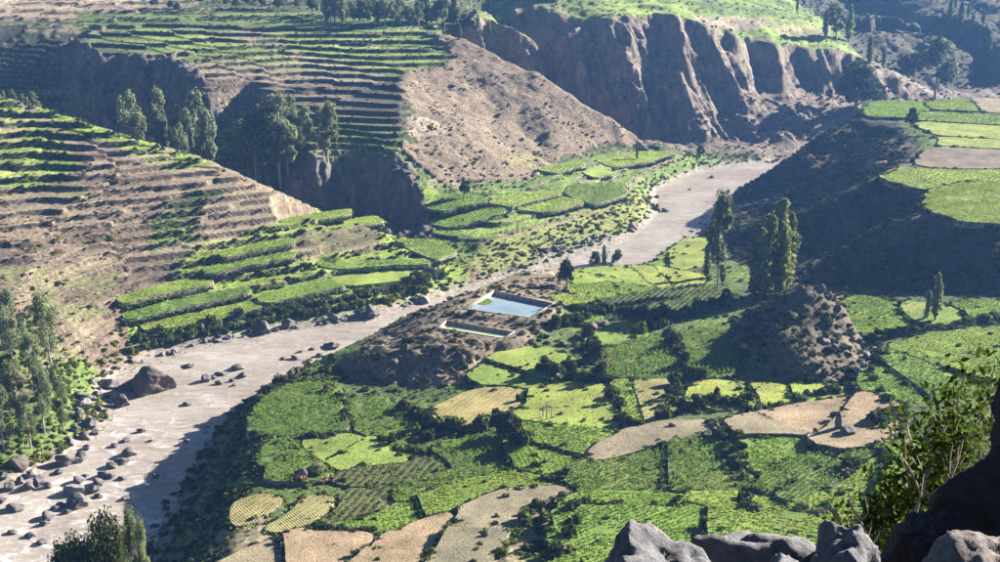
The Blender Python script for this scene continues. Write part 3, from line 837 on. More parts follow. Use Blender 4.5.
c = mixc(nt, foam.outputs[0], c, (.72, .68, .64))
nt.links.new(c, b.inputs["Base Color"])
b.inputs["Roughness"].default_value = 0.14
b.inputs["IOR"].default_value = 1.33
bump(nt, b, f1, 0.38, 0.6)
L_ = [(-150, -60), (-128, 50), (-117, 110)] + xy(LEFT_EDGE)[3:]
stripL = np.array([q for q in densify([(a, b_, 0) for a, b_ in L_], 6)])[:, :2]
riv_poly = [(-160, -60)] + [(a - 3, b_ + 3) for a, b_ in xy(LEFT_EDGE)[1:]] + [(a + 2.0, b_ - 2.5) for a, b_ in xy(RIGHT_EDGE)[::-1]] + [(-75, -60)]
bm = bmesh.new()
vs = [bm.verts.new((a, b_, -0.12)) for a, b_ in riv_poly]
fc = bm.faces.new(vs)
bmesh.ops.triangulate(bm, faces=[fc])
bmesh.ops.recalc_face_normals(bm, faces=bm.faces)
me = bpy.data.meshes.new("river"); bm.to_mesh(me); bm.free()
if me.polygons[0].normal.z < 0: me.flip_normals()
me.materials.append(m)
tag(link("river", me), "muddy brown river winding down the valley", kind="structure")

# ------------------------------------------------------------------ leaves, bushes, tufts
def leaf_mat(name, col, var=0.45, trans=0.3, hue=(1.25, 1.05, 0.6)):
    m = bpy.data.materials.new(name); m.use_nodes = True; nt = m.node_tree; nt.nodes.clear(); MATS[name] = m
    out = node(nt, "ShaderNodeOutputMaterial")
    ge = node(nt, "ShaderNodeNewGeometry"); oi = node(nt, "ShaderNodeObjectInfo")
    rgb = node(nt, "ShaderNodeRGB"); rgb.outputs[0].default_value = (*col, 1)
    c = mul(nt, rgb.outputs[0], mrange(nt, ge.outputs["Random Per Island"], 0, 1, 1 - var, 1 + var))
    c = mul(nt, c, mrange(nt, oi.outputs["Random"], 0, 1, 0.75, 1.25))
    tint = node(nt, "ShaderNodeMath", operation='FRACT'); t7 = node(nt, "ShaderNodeMath", operation='MULTIPLY'); t7.inputs[1].default_value = 7.31
    nt.links.new(oi.outputs["Random"], t7.inputs[0]); nt.links.new(t7.outputs[0], tint.inputs[0])
    c = mixc(nt, mrange(nt, tint.outputs[0], 0.2, 1, 0, 0.8), c, mixc(nt, 1.0, c, hue, 'MULTIPLY'))
    d = node(nt, "ShaderNodeBsdfDiffuse"); tr = node(nt, "ShaderNodeBsdfTranslucent"); mx = node(nt, "ShaderNodeMixShader"); mx.inputs[0].default_value = trans
    nt.links.new(c, d.inputs[0]); nt.links.new(c, tr.inputs[0]); nt.links.new(d.outputs[0], mx.inputs[1]); nt.links.new(tr.outputs[0], mx.inputs[2])
    nt.links.new(mx.outputs[0], out.inputs[0])
leaf_mat("leaf_green", (.10, .135, .036)); leaf_mat("leaf_dark", (.05, .064, .027)); leaf_mat("leaf_dry", (.21, .160, .115), 0.4, 0.15, (1.1, 1.0, .8))
leaf_mat("leaf_yellow", (.20, .20, .045), 0.35); leaf_mat("leaf_grey", (.115, .12, .085), 0.4, 0.2)
leaf_mat("leaf_eucalyptus", (.17, .195, .105), 0.5, 0.45, (1.1, 1.05, .8)); leaf_mat("leaf_poplar", (.165, .20, .085), 0.5, 0.45)
leaf_mat("blade_maize", (.165, .26, .052), 0.25, 0.4, (1.1, 1.05, .8)); leaf_mat("blade_crop", (.205, .31, .046), 0.18, 0.4, (1.15, 1.05, .7))
leaf_mat("blade_grass", (.25, .31, .075), 0.3, 0.3); leaf_mat("blade_straw", (.24, .195, .135), 0.3, 0.2, (1, .95, .85)); leaf_mat("blade_rows", (.13, .20, .06), 0.3, 0.3)
simple_mat("bark", (.16, .13, .10), 0.35, 6, 0.95, 0.5, 8); simple_mat("bark_pale", (.30, .26, .21), 0.3, 6, 0.9, 0.4, 8)

def quads_from(c, nrm, size, aspect=1.6, r=None):
    """one quad per centre, facing nrm"""
    n = len(c)
    up = r.normal(size=(n, 3))
    t = np.cross(nrm, up); t /= np.linalg.norm(t, axis=1)[:, None] + 1e-9
    b = np.cross(nrm, t)
    s = np.asarray(size).reshape(-1, 1) * np.ones((n, 1))
    a = t * s * 0.5 * aspect; bb = b * s * 0.5
    bend = nrm * s * 0.18
    v = np.stack([c - a, c - bb * 1.0 + bend, c + a, c + bb + bend], 1).reshape(-1, 3)
    return v, np.arange(4 * n).reshape(n, 4)
def lump_leaves(lumps, per, size, r, shell=0.55, updir=0.35):
    C, N = [], []
    for (cx, cy, cz, rx, ry, rz) in lumps:
        k = max(6, int(per))
        d = r.normal(size=(k, 3)); d /= np.linalg.norm(d, axis=1)[:, None]
        rad = shell + (1.08 - shell) * r.random(k)
        C.append(np.array([cx, cy, cz]) + d * rad[:, None] * np.array([rx, ry, rz]))
        nn = d + r.normal(size=(k, 3)) * 0.65 + np.array([0, 0, updir]); N.append(nn / np.linalg.norm(nn, axis=1)[:, None])
    C = np.concatenate(C); N = np.concatenate(N)
    return quads_from(C, N, size * (0.6 + 0.8 * r.random(len(C))), 1.5, r)
def bush_mesh(name, seed, mat, lumps=5, per=26, size=0.34, flat=0.8):
    r = np.random.default_rng(seed)
    L = [(0, 0, .35 * flat, .62, .62, .5 * flat)]
    for i in range(lumps):
        a = r.random() * 6.28; d = .35 + .35 * r.random(); s = .28 + .28 * r.random()
        L.append((math.cos(a) * d, math.sin(a) * d, (.15 + .55 * r.random()) * flat, s, s, s * .9 * flat))
    v, f = lump_leaves(L, per, size, r)
    v[:, 2] = np.maximum(v[:, 2], -0.12)
    return mesh_np(name, v, f, [mat])
def tuft_mesh(name, seed, mat, blades=9, h=1.0, spread=0.45, w=0.12):
    r = np.random.default_rng(seed); V = []
    for i in range(blades):
        a = r.random() * 6.28; hh = h * (.55 + .45 * r.random()); s = spread * (.4 + .6 * r.random())
        dx, dy = math.cos(a), math.sin(a); px_, py_ = -dy * w, dx * w
        b0 = np.array([dx * .05, dy * .05, -0.05]); m_ = np.array([dx * s * .45, dy * s * .45, hh * .7]); t = np.array([dx * s, dy * s, hh])
        pv = np.array([px_, py_, 0])
        V += [b0 - pv, b0 + pv, m_ + pv * 1.1, m_ - pv * 1.1, m_ - pv * 1.1, m_ + pv * 1.1, t + pv * .2, t - pv * .2]
    V = np.array(V)
    return mesh_np(name, V, np.arange(len(V)).reshape(-1, 4), [mat])

PROTO = {}
def proto_collection(key, meshes):
    c = bpy.data.collections.new("kit_" + key)
    for i, me in enumerate(meshes):
        o = bpy.data.objects.new(f"{key}_{i}", me); c.objects.link(o)
    # node group that sets one of them on every point
    ng = bpy.data.node_groups.new("scatter_" + key, 'GeometryNodeTree')
    ng.interface.new_socket("Geometry", in_out='INPUT', socket_type='NodeSocketGeometry')
    ng.interface.new_socket("Geometry", in_out='OUTPUT', socket_type='NodeSocketGeometry')
    N = ng.nodes; Lk = ng.links
    gi = N.new("NodeGroupInput"); go = N.new("NodeGroupOutput")
    ip = N.new("GeometryNodeInstanceOnPoints"); ci = N.new("GeometryNodeCollectionInfo")
    ci.inputs["Collection"].default_value = c; ci.inputs["Separate Children"].default_value = True; ci.inputs["Reset Children"].default_value = True
    def attr(n, t):
        a = N.new("GeometryNodeInputNamedAttribute"); a.data_type = t; a.inputs["Name"].default_value = n; return a.outputs["Attribute"]
    e2r = N.new("FunctionNodeEulerToRotation")
    Lk.new(attr("rot", 'FLOAT_VECTOR'), e2r.inputs[0]); Lk.new(e2r.outputs[0], ip.inputs["Rotation"])
    Lk.new(attr("scl", 'FLOAT_VECTOR'), ip.inputs["Scale"]); Lk.new(attr("idx", 'INT'), ip.inputs["Instance Index"])
    ip.inputs["Pick Instance"].default_value = True
    Lk.new(gi.outputs[0], ip.inputs["Points"]); Lk.new(ci.outputs[0], ip.inputs["Instance"]); Lk.new(ip.outputs[0], go.inputs[0])
    PROTO[key] = (ng, len(meshes))
def scatter(name, key, P_, S_, parent=None, label=None, tilt=0.12, rotz=None):
    P_ = np.asarray(P_, np.float32)
    if len(P_) == 0: return None
    n = len(P_)
    me = bpy.data.meshes.new(name); me.vertices.add(n); me.vertices.foreach_set("co", P_.ravel())
    S_ = np.asarray(S_, np.float32)
    if S_.ndim == 1: S_ = np.stack([S_, S_, S_ * (0.8 + 0.4 * rng.random(n))], 1)
    R_ = np.stack([rng.normal(size=n) * tilt, rng.normal(size=n) * tilt, rng.random(n) * 6.28 if rotz is None else rotz], 1)
    for nm, ty, arr, fld in (("scl", 'FLOAT_VECTOR', S_, "vector"), ("rot", 'FLOAT_VECTOR', R_, "vector"), ("idx", 'INT', rng.integers(0, PROTO[key][1], n), "value")):
        a = me.attributes.new(nm, ty, 'POINT'); a.data.foreach_set(fld, np.ascontiguousarray(arr, np.int32 if ty == 'INT' else np.float32).ravel())
    o = link(name, me, parent)
    md = o.modifiers.new("scatter", 'NODES'); md.node_group = PROTO[key][0]
    tag(o, label, kind="stuff")
    return o
BUSH = {k: [bush_mesh("bush_" + k, 100 + i + 10 * j, "leaf_" + k) for i in range(4)] for j, k in enumerate(("green", "dark", "dry", "yellow", "grey"))}
for k in BUSH: proto_collection("bush_" + k, BUSH[k])
def clump_mesh(name, seed, mat, n=14, h=.5, spread=.55, size=.34, up=1.6):
    r = np.random.default_rng(seed)
    c = np.stack([r.normal(size=n) * spread * .5, r.normal(size=n) * spread * .5, h * (.25 + .75 * r.random(n))], 1)
    nn = r.normal(size=(n, 3)) * .7 + np.array([0, 0, up]); nn /= np.linalg.norm(nn, axis=1)[:, None]
    v, f = quads_from(c, nn, size * (.6 + .8 * r.random(n)), 1.8, r)
    return mesh_np(name, v, f, [mat])
proto_collection("maize", [clump_mesh("maize", 40 + i, "blade_maize", 16, 1.1, .5, .30, .9) for i in range(5)])
leaf_mat("blade_lime", (.27, .33, .055), 0.18, 0.4, (1.1, 1.05, .8)); leaf_mat("blade_deep", (.14, .235, .045), 0.2, 0.4, (1.1, 1.05, .8))
for k_, m_ in (("crop", "blade_crop"), ("lime", "blade_lime"), ("deep", "blade_deep")):
    proto_collection(k_, [clump_mesh(k_, 50 + i, m_, 14, .38) for i in range(5)])
proto_collection("rows", [clump_mesh("rows", 60 + i, "blade_rows", 14, .8, .45, .30, 1.2) for i in range(4)])
proto_collection("grass", [tuft_mesh("grass", 70 + i, "blade_grass", 9, .6, .6, .10) for i in range(4)])
proto_collection("straw", [tuft_mesh("straw", 80 + i, "blade_straw", 8, .6, .6, .08) for i in range(4)])

# ------------------------------------------------------------------ the plots
simple_mat("field_wall", (.15, .12, .085), 0.5, 1.6, 0.95, 0.9, 2.5, 0.3, col2=(.24, .21, .18))
def field_mat(name, col, col2, ang=None, period=1.0, s=0.6, dark=0.6, dry=(.26, .21, .12), dryness=.45):
    m, nt, b, _ = newmat(name)
    p = pos(nt)
    c = mixc(nt, mrange(nt, noise(nt, s, 6, 0.7, p), 0.3, 0.7, 0, 1), col, col2)
    c = mul(nt, c, mrange(nt, noise(nt, 0.14, 4, 0.65, p), 0.3, 0.7, 0.62, 1.35))
    c = mixc(nt, mrange(nt, noise(nt, 0.23, 5, 0.7, p, .5), 0.52, 0.70, 0, dryness), c, dry)
    oi = node(nt, "ShaderNodeObjectInfo")
    c = mixc(nt, oi.outputs["Random"], mixc(nt, 1.0, c, (.78, .92, .85), 'MULTIPLY'), mixc(nt, 1.0, c, (1.2, 1.08, .95), 'MULTIPLY'))
    h = noise(nt, 3.0, 5, 0.7, p)
    if ang is not None:
        wv = node(nt, "ShaderNodeTexWave", wave_profile='SIN'); mp = node(nt, "ShaderNodeMapping"); mp.inputs["Rotation"].default_value = (0, 0, ang)
        nt.links.new(p, mp.inputs[0]); nt.links.new(mp.outputs[0], wv.inputs["Vector"])
        wv.inputs["Scale"].default_value = 0.31416 / period; wv.inputs["Distortion"].default_value = 5.0; wv.inputs["Detail"].default_value = 3; wv.inputs["Detail Scale"].default_value = .35
        fade = node(nt, "ShaderNodeMath", operation='MULTIPLY'); nt.links.new(mrange(nt, wv.outputs[1], 0.2, 0.8, 1, 0), fade.inputs[0]); nt.links.new(mrange(nt, noise(nt, .3, 4, .6, p), .35, .6, 0, 1), fade.inputs[1])
        c = mixc(nt, fade.outputs[0], c, mixc(nt, 1.0, c, (dark, dark * .95, dark * .85), 'MULTIPLY'))
        ad = node(nt, "ShaderNodeMath", operation='MULTIPLY_ADD'); nt.links.new(fade.outputs[0], ad.inputs[0]); ad.inputs[1].default_value = -.8; nt.links.new(h, ad.inputs[2]); h = ad.outputs[0]
    nt.links.new(c, b.inputs["Base Color"]); b.inputs["Roughness"].default_value = 0.95; b.inputs["Specular IOR Level"].default_value = 0.1
    bump(nt, b, h, 0.7, 0.3)
field_mat("field_maize", (.10, .135, .04), (.16, .205, .06)); field_mat("field_crop", (.14, .195, .04), (.21, .28, .058)); field_mat("field_grass", (.165, .215, .05), (.245, .30, .072), s=0.35)
field_mat("field_rows", (.085, .085, .042), (.12, .115, .06)); field_mat("field_pale", (.215, .172, .12), (.29, .238, .17), s=.5, dry=(.17, .14, .09), dryness=.5)
field_mat("field_ribbed", (.22, .20, .10), (.28, .26, .13), math.radians(-35), 0.42, .5, .86); field_mat("field_soil", (.15, .115, .09), (.20, .155, .125), s=.5)
for fi, p in enumerate(PLOTS):
    q = p["plan"]; n = len(q); k = p["kind"]
    if np.sum(q[:, 0] * np.roll(q[:, 1], -1) - np.roll(q[:, 0], -1) * q[:, 1]) < 0: q = q[::-1]; p["plan"] = q
    top = p["g"][0] * q[:, 0] + p["g"][1] * q[:, 1] + p["z0"]
    c = q.mean(0); cz = p["g"][0] * c[0] + p["g"][1] * c[1] + p["z0"]
    bm = bmesh.new()
    tv = [bm.verts.new((q[i, 0] - c[0], q[i, 1] - c[1], top[i] - cz)) for i in range(n)]
    out = c + (q - c) * 1.012
    bv = [bm.verts.new((out[i, 0] - c[0], out[i, 1] - c[1], top[i] - cz - 1.6)) for i in range(n)]
    ft = bm.faces.new(tv)
    for i in range(n):
        fw = bm.faces.new((tv[(i + 1) % n], tv[i], bv[i], bv[(i + 1) % n])); fw.material_index = 1
    bmesh.ops.triangulate(bm, faces=[ft])
    bmesh.ops.recalc_face_normals(bm, faces=bm.faces)
    nm = {"pale": "stubble_field", "soil": "ploughed_field", "grass": "meadow"}.get(k, "crop_field")
    me = bpy.data.meshes.new(nm); bm.to_mesh(me); bm.free()
    me.materials.append(MATS["field_" + k]); me.materials.append(MATS["field_wall"])
    o = link(nm, me); o.location = (c[0], c[1], cz)
    tag(o, p["label"], kind="structure")
    # plants in rows
    spec = {"maize": ("maize", .78, .42, .42, .35), "crop": (("crop", "lime", "crop", "deep")[fi % 4], .78, .42, .36, .32), "rows": ("rows", 1.25, .34, .5, .12), "grass": ("grass", .75, .7, .24, .8), "pale": ("straw", 1.1, .9, .22, .8), "ribbed": ("grass", 1.1, .4, .24, .2), "soil": ("straw", 2.2, 1.8, .2, .5)}[k]
    key, dr, ds, sc, jit = spec
    if c[1] > 300: dr *= 1.5; ds *= 1.5; sc *= 1.2
    e = q[(np.argmax(np.hypot(*(np.roll(q, -4, 0) - q).T)) + 4) % n] - q[np.argmax(np.hypot(*(np.roll(q, -4, 0) - q).T))]
    ang = math.atan2(e[1], e[0])
    if k == "rows": ang = math.radians(63 if fi in (0,) else 72)
    if k == "ribbed": ang = math.radians(60)
    R = np.hypot(*(q - c).T).max()
    a_, b_ = np.meshgrid(np.arange(-R, R, ds), np.arange(-R, R, dr))
    a_ = a_.ravel() + rng.normal(size=a_.size) * ds * jit * .6; b_ = b_.ravel() + rng.normal(size=b_.size) * dr * jit * .5
    X = c[0] + a_ * math.cos(ang) - b_ * math.sin(ang); Y = c[1] + a_ * math.sin(ang) + b_ * math.cos(ang)
    sh = c + (q - c) * 0.985
    ins = inpoly(X, Y, sh); X, Y = X[ins], Y[ins]
    keep = (fbm(X / 7., Y / 7., 60 + fi, 2) > -0.75) & (rng.random(len(X)) < 0.95); X, Y = X[keep], Y[keep]
    Z = p["g"][0] * X + p["g"][1] * Y + p["z0"]
    S = sc * (.7 + .6 * rng.random(len(X))) * (1 + .25 * fbm(X / 6., Y / 6., 33, 2))
    scatter({"maize": "maize_plants", "crop": "crop_plants", "rows": "crop_plants", "grass": "grass", "pale": "stubble", "ribbed": "young_crop", "soil": "stubble"}[k], key,
            np.stack([X - c[0], Y - c[1], Z - cz - .02], 1), S, parent=o)
    # unkempt grass along the edge
    d = np.concatenate([q + (np.roll(q, -1, 0) - q) * t for t in np.arange(0, 1, .34)]); d = d + rng.normal(size=d.shape) * .35
    zt = p["g"][0] * d[:, 0] + p["g"][1] * d[:, 1] + p["z0"] - 0.25 - .5 * rng.random(len(d))
    scatter("edge_grass", "straw" if k in ("pale", "soil") else "crop", np.stack([d[:, 0] - c[0], d[:, 1] - c[1], zt - cz], 1), .28 + .35 * rng.random(len(d)), parent=o)
    # shrubs on the wall below the near edge
    e2 = np.roll(q, -1, 0) - q; low = zones(c[:1], c[1:])[0] < 2; facing = (e2[:, 0] > .35 * np.hypot(*e2.T)) | (not low)
    d = np.concatenate([(q + e2 * t)[facing] for t in np.arange(0, 1, .25 if zones(c[:1], c[1:])[0] < 2 else .4)] + [np.zeros((0, 2))])
    d = d + rng.normal(size=d.shape) * (.3 if low else .45) + np.array([0, -.55 if low else -.1])
    d = d[fbm(d[:, 0] / 5., d[:, 1] / 5., 70 + fi, 2) > (-.7 if low else -.15)]
    zt = p["g"][0] * d[:, 0] + p["g"][1] * d[:, 1] + p["z0"] - (1.0 if low else .55) - .4 * rng.random(len(d))
    scatter("edge_shrubs", "bush_dark" if rng.random() < .6 else "bush_green", np.stack([d[:, 0] - c[0], d[:, 1] - c[1], zt - cz], 1), .25 + (.42 if low else .75) * rng.random(len(d)) ** 1.6, parent=o)

# stray shrubs and rank clumps standing in the plots
SX, SY, SZ = [], [], []
for p in PLOTS:
    q = p["plan"]; n = int(len(q) * (.08 if p["kind"] == "pale" else .45))
    X = rng.uniform(q[:, 0].min(), q[:, 0].max(), n); Y = rng.uniform(q[:, 1].min(), q[:, 1].max(), n)
    i_ = inpoly(X, Y, q) & (fbm(X / 8., Y / 8., 140, 2) > .05) & (zones(X, Y) == 2); SX.append(X[i_]); SY.append(Y[i_]); SZ.append(p["g"][0] * X[i_] + p["g"][1] * Y[i_] + p["z0"] - .05)
SX, SY, SZ = map(np.concatenate, (SX, SY, SZ))
scatter("stray_shrubs", "bush_green", np.stack([SX, SY, SZ], 1), .18 + .5 * rng.random(len(SX)) ** 2, label="stray green shrubs and weeds standing in the valley plots")

# ------------------------------------------------------------------ shrubs scattered over the land
area = (RR * (az[1] - az[0]) * np.gradient(rr)[:, None]).ravel()
inplot = np.zeros(len(VX), bool); nearplot = np.zeros(len(VX), bool)
for p in PLOTS:
    q = p["plan"]; c = q.mean(0)
    inplot |= inpoly(VX, VY, q)
    nearplot |= inpoly(VX, VY, c + (q - c) * (1 + 2.4 / np.hypot(*(q - c).T)[:, None]))
for p in POOLS: inplot |= inpoly(VX, VY, p["outer"])
riser = (TW > .3) & ((PHF > 1 - LEDGE_WALL - .10) | (PHF < .03))
greenish = LC[:, 1] > LC[:, 0] * 1.05
green_near = blur((LC[:, 1] > LC[:, 0] * 1.12).reshape(len(rr), len(az)).astype(float), 6).ravel() > .35
view = (PX > -120) & (PX < 1120) & (PY < 680)
patch = fbm(VX / 12., VY / 12., 200, 3); patch2 = fbm(VX / 25., VY / 25., 220, 3)
w01_r = riser & (ZN == 1)
def strew(name, key, dens, smin, smax, label, sink=.1):
    m = view & ~inplot & (rng.random(len(VX)) < dens * area)
    P_ = np.stack([VX[m] + rng.normal(size=m.sum()) * .2, VY[m] + rng.normal(size=m.sum()) * .2, VZ[m] - sink], 1)
    S_ = (smin + (smax - smin) * rng.random(m.sum()) ** 1.6) * np.where(w01_r[m], .72, 1.0)
    return scatter(name, key, P_, S_, label=label)
bank = (ZB > .5) & (ZB < 4.5) & (VY < 470) & (ZN < 3)
w01 = (ZN == 0) | (ZN == 1)
inp = lambda poly: inpoly(PX, PY, poly)
G6 = inp([(-300, 290), (40, 300), (80, 345), (108, 380), (105, 420), (0, 480), (-300, 500)])
knoll = (ZN == 2) & inp([(735, 335), (755, 295), (812, 272), (845, 290), (870, 330), (868, 352), (840, 386), (770, 376)])
mound = (ZN == 2) & inp([(330, 372), (380, 330), (440, 300), (500, 284), (560, 276), (570, 300), (560, 318), (520, 352), (490, 360), (460, 385), (420, 390)])
vbank = (ZN == 2) & (VX < 0) & inp([(100, 600), (215, 430), (262, 385), (330, 350), (345, 372), (300, 390), (270, 420), (262, 470), (235, 510), (225, 600)])
vhedge = (ZN == 2) & inp([(330, 375), (430, 395), (540, 330), (560, 300), (700, 300), (760, 300), (760, 400), (700, 420), (620, 425), (530, 440), (440, 440), (360, 440)])
pl3 = (ZN == 3) & (ZB > 25.8)
hill4 = (ZN == 4) & (VX > 165) & (VY > 555)
cl_ = np.clip(.25 + 1.3 * patch, 0, 1.6)
strew("dry_shrubs", "bush_dry", .30 * ML * cl_ + .30 * MB * cl_ + .3 * knoll + .26 * mound + .08 * ((ZN == 1) & ~riser & ~MB & (ZB > 17)) + .30 * ((ZN == 3) & ~pl3) + .05 * (STEEP & (ZN == 4)) + .35 * (riser & (ZN == 0) & ~green_near), .2, .62, "low dry brown shrubs over the slopes")
strew("dark_shrubs", "bush_dark", .8 * (riser & w01 & green_near) * np.where(ZN == 1, .35, 1) + .05 * (riser & w01) + .36 * ((ZN == 3) & ~pl3 & (patch > -.5)) + .015 * ML * cl_ + .015 * MB * cl_ + .05 * MC + .30 * vbank + .14 * (vhedge & (patch > -.2)) + .05 * ((ZN == 4) & (ZB < 26)) + .40 * knoll + .12 * mound + .07 * hill4, .35, 1.0, "dark evergreen shrubs on walls and shaded slopes")
strew("green_shrubs", "bush_green", .6 * (riser & w01 & green_near) * np.where(ZN == 1, .45, 1) + .25 * (bank & (ZN < 2)) + .15 * ((ZN == 2) & ~knoll & ~mound & nearplot & (patch > -.1)) + .05 * ((ZN == 2) & ~knoll) + .35 * vbank + .4 * G6 * (ZN == 0) + .05 * pl3 + .04 * ((ZN == 4) & ~STEEP & (VX < 190)) + .02 * ((ZN == 1) & (ZB < 16) & (patch > 0)), .3, .8, "green shrubs along banks and field edges")
strew("yellow_shrubs", "bush_yellow", .12 * (bank & (ZN == 1)) + .10 * (bank & (ZN == 0)) + .14 * ((ZN == 0) & inp([(20, 240), (80, 225), (150, 205), (165, 230), (90, 250), (30, 270)]) & (patch > 0)) + .03 * (MB & (PY > 120)) + .12 * G6 * (ZN == 0) + .04 * vbank, .35, .95, "yellow green broom shrubs near the river")
strew("grey_shrubs", "bush_grey", .10 * bank * w01 + .05 * MB * cl_ + .05 * knoll + .05 * ML * cl_ + .06 * mound + .06 * ((ZN == 3) & ~pl3), .25, .7, "grey green shrubs among the dry slopes")
strew("terrace_crops", "crop", .40 * ((TW > .5) & ~riser & (PHF > .12) & (LC[:, 1] > LC[:, 0] * 1.12) & (VY < 380) & w01), .35, .75, "green crops growing on the terrace strips", .05)
strew("bank_grass", "grass", .55 * ((ZN == 2) & ~knoll & ~mound & (VY < 330)) + .30 * ((ZN < 2) & (VY < 300) & ~riser), .3, .8, "rough grass on banks between the plots", .05)
strew("dry_grass", "straw", .35 * (ML & (VY < 330)) + .25 * (MB) + .45 * mound + .35 * knoll, .3, .7, "tufts of dry straw grass on brown slopes", .05)

# ------------------------------------------------------------------ trees
def tube(V, Fq, pts, r0, r1, seg=6):
    base = len(V); n = len(pts)
    for i, p in enumerate(pts):
        a = np.array(pts[min(n - 1, i + 1)]) - np.array(pts[max(0, i - 1)]); a = a / (np.linalg.norm(a) + 1e-9)
        u = np.cross(a, (0.3, 1, 0.1)); u /= np.linalg.norm(u); w = np.cross(a, u)
        r = r0 + (r1 - r0) * i / (n - 1)
        for k in range(seg):
            th = 2 * math.pi * k / seg
            V.append(np.array(p) + (u * math.cos(th) + w * math.sin(th)) * r)
    for i in range(n - 1):
        for k in range(seg):
            Fq.append((base + i * seg + k, base + i * seg + (k + 1) % seg, base + (i + 1) * seg + (k + 1) % seg, base + (i + 1) * seg + k))
def tree_meshes(kind, seed, finer=1.0):
    """trunk and crown of a tree one unit high"""
    r = np.random.default_rng(seed)
    V, Fq = [], []; L = []
    lean = r.normal(size=2) * (.02 if kind == "poplar" else .035)
    tr = [(lean[0] * t ** 1.5 + .006 * r.normal(), lean[1] * t ** 1.5 + .006 * r.normal(), t) for t in np.linspace(-.02, .93 if kind != "broad" else .6, 8)]
    tr[0] = (0, 0, -.03)
    tube(V, Fq, tr, .02 if kind != "broad" else .045, .004)
    def at(t): return np.array([np.interp(t, [q[2] for q in tr], [q[k] for q in tr]) for k in range(2)] + [t])
    if kind == "poplar":
        n = 24
        for i in range(n):
            t = .10 + .86 * (i + r.random()) / n
            w = .105 * math.sin(math.pi * min(1, (t - .03) / .97) ** .75) ** .8 + .012
            a = r.random() * 6.28; c = at(t); d = w * .55 * r.random()
            e = c + np.array([math.cos(a) * d, math.sin(a) * d, .03])
            tube(V, Fq, [c - (0, 0, .05), (c + e) / 2, e], .005, .002, 4)
            s = w * (.55 + .35 * r.random()); L.append((*e, s, s, s * 1.7))
        per, size = 75, .036
    elif kind == "eucalyptus":
        n = 17
        for i in range(n):
            t = .25 + .70 * (i + r.random()) / n
            w = .17 * math.sin(math.pi * (.12 + .84 * (t - .2) / .8)) ** .7
            a = r.random() * 6.28; c = at(t * .93); d = w * (.4 + .7 * r.random())
            e = c + np.array([math.cos(a) * d, math.sin(a) * d, .05 + .05 * r.random()])
            tube(V, Fq, [c - (0, 0, .08), (c + e) / 2 - (0, 0, .015), e], .008, .002, 4)
            s = .055 + .055 * r.random(); L.append((*e, s, s, s * 1.25))
        per, size = 90, .038
    else:
        n = 20
        for i in range(n):
            a = r.random() * 6.28; el = r.random(); d = .34 * (r.random() ** .5) * math.cos(el * 1.1)
            e = np.array([math.cos(a) * d, math.sin(a) * d, .32 + .55 * el])
            c = at(.15 + .35 * r.random())
            tube(V, Fq, [c, (c + e) / 2 + (0, 0, .03), e], .014, .004, 4)
            s = .10 + .09 * r.random(); L.append((*e, s, s, s * .85))
        per, size = 75, .055
    v, f = lump_leaves(L, per * finer ** 1.7, size / finer, r, .35, .25)
    bark = "bark_pale" if kind == "eucalyptus" else "bark"
    return mesh_np("trunk_" + kind, np.array(V), np.array(Fq), [bark], True), mesh_np("crown_" + kind, v, f, ["leaf_eucalyptus" if kind == "eucalyptus" else "leaf_poplar" if kind == "poplar" else "leaf_dark"])
KIT = {k: [tree_meshes(k, 300 + 20 * j + i) for i in range(5)] for j, k in enumerate(("poplar", "eucalyptus", "broad"))}
KIT["near_eucalyptus"] = [tree_meshes("eucalyptus", 390 + i, 2.4) for i in range(5)]
KIT["near_round"] = [tree_meshes("broad", 420 + i, 2.6) for i in range(3)]
NAMES = {"near_round": "round_tree", "near_eucalyptus": "eucalyptus_tree", "poplar": "poplar_tree", "eucalyptus": "eucalyptus_tree", "broad": "round_tree"}
def plant(kind, loc, h, label, group=None, wide=1.0):
    t, c = random.choice(KIT[kind])
    r = empty(NAMES[kind], loc); w = h * wide * random.uniform(.9, 1.12)
    r.scale = (w, w, h); r.rotation_euler = (0, 0, random.uniform(0, 6.28))
    link("trunk", t, r); link("crown", c, r)
    return tag(r, label, "tree", group)
def depth_at(p): return p[1] * cp - (p[2] - CAMZ) * sp_
def tree_px(kind, px, py, hpx, label, group=None, wide=1.0, y=None):
    """a tree whose foot is seen at (px,py) and is hpx tall in the photo; y fixes the distance of a hidden foot"""
    if y is None:
        p = hit(px, py)
        p = (p[0], p[1], top_z(p[0], p[1]))
        h = hpx * depth_at(p) / F
    else:                                   # py is the top of the tree here
        cx = (px - CXP) / F; cy = (CYP - py) / F
        t = y / (cp + sp_ * cy); zt = CAMZ + (-sp_ + cp * cy) * t
        x = cx * t; zg = float(land(x, y)[0]); p = (x, y, zg); h = max(3.0, zt - zg)
    return plant(kind, (p[0], p[1], p[2] - .1), h * 1.03, label, group, wide)
E, PO, B = "eucalyptus", "poplar", "broad"
tree_px(B, 855, 115, 53, "dark bushy tree on the tip of the right plateau", wide=1.0)
tree_px(E, 935, 99, 57, "tall dark tree with open crown behind the plateau fields", wide=1.5)
tree_px(B, 911, 128, 21, "small rounded tree at the left plateau field edge", wide=.7)
tree_px(E, 717, 291, 96, "very tall thin eucalyptus beside the far river", wide=.62)
tree_px(PO, 707, 277, 36, "short dark tree left of the tall thin eucalyptus", wide=1.2)
tree_px(PO, 722, 283, 30, "short tree right of the tall thin eucalyptus", wide=1.1)
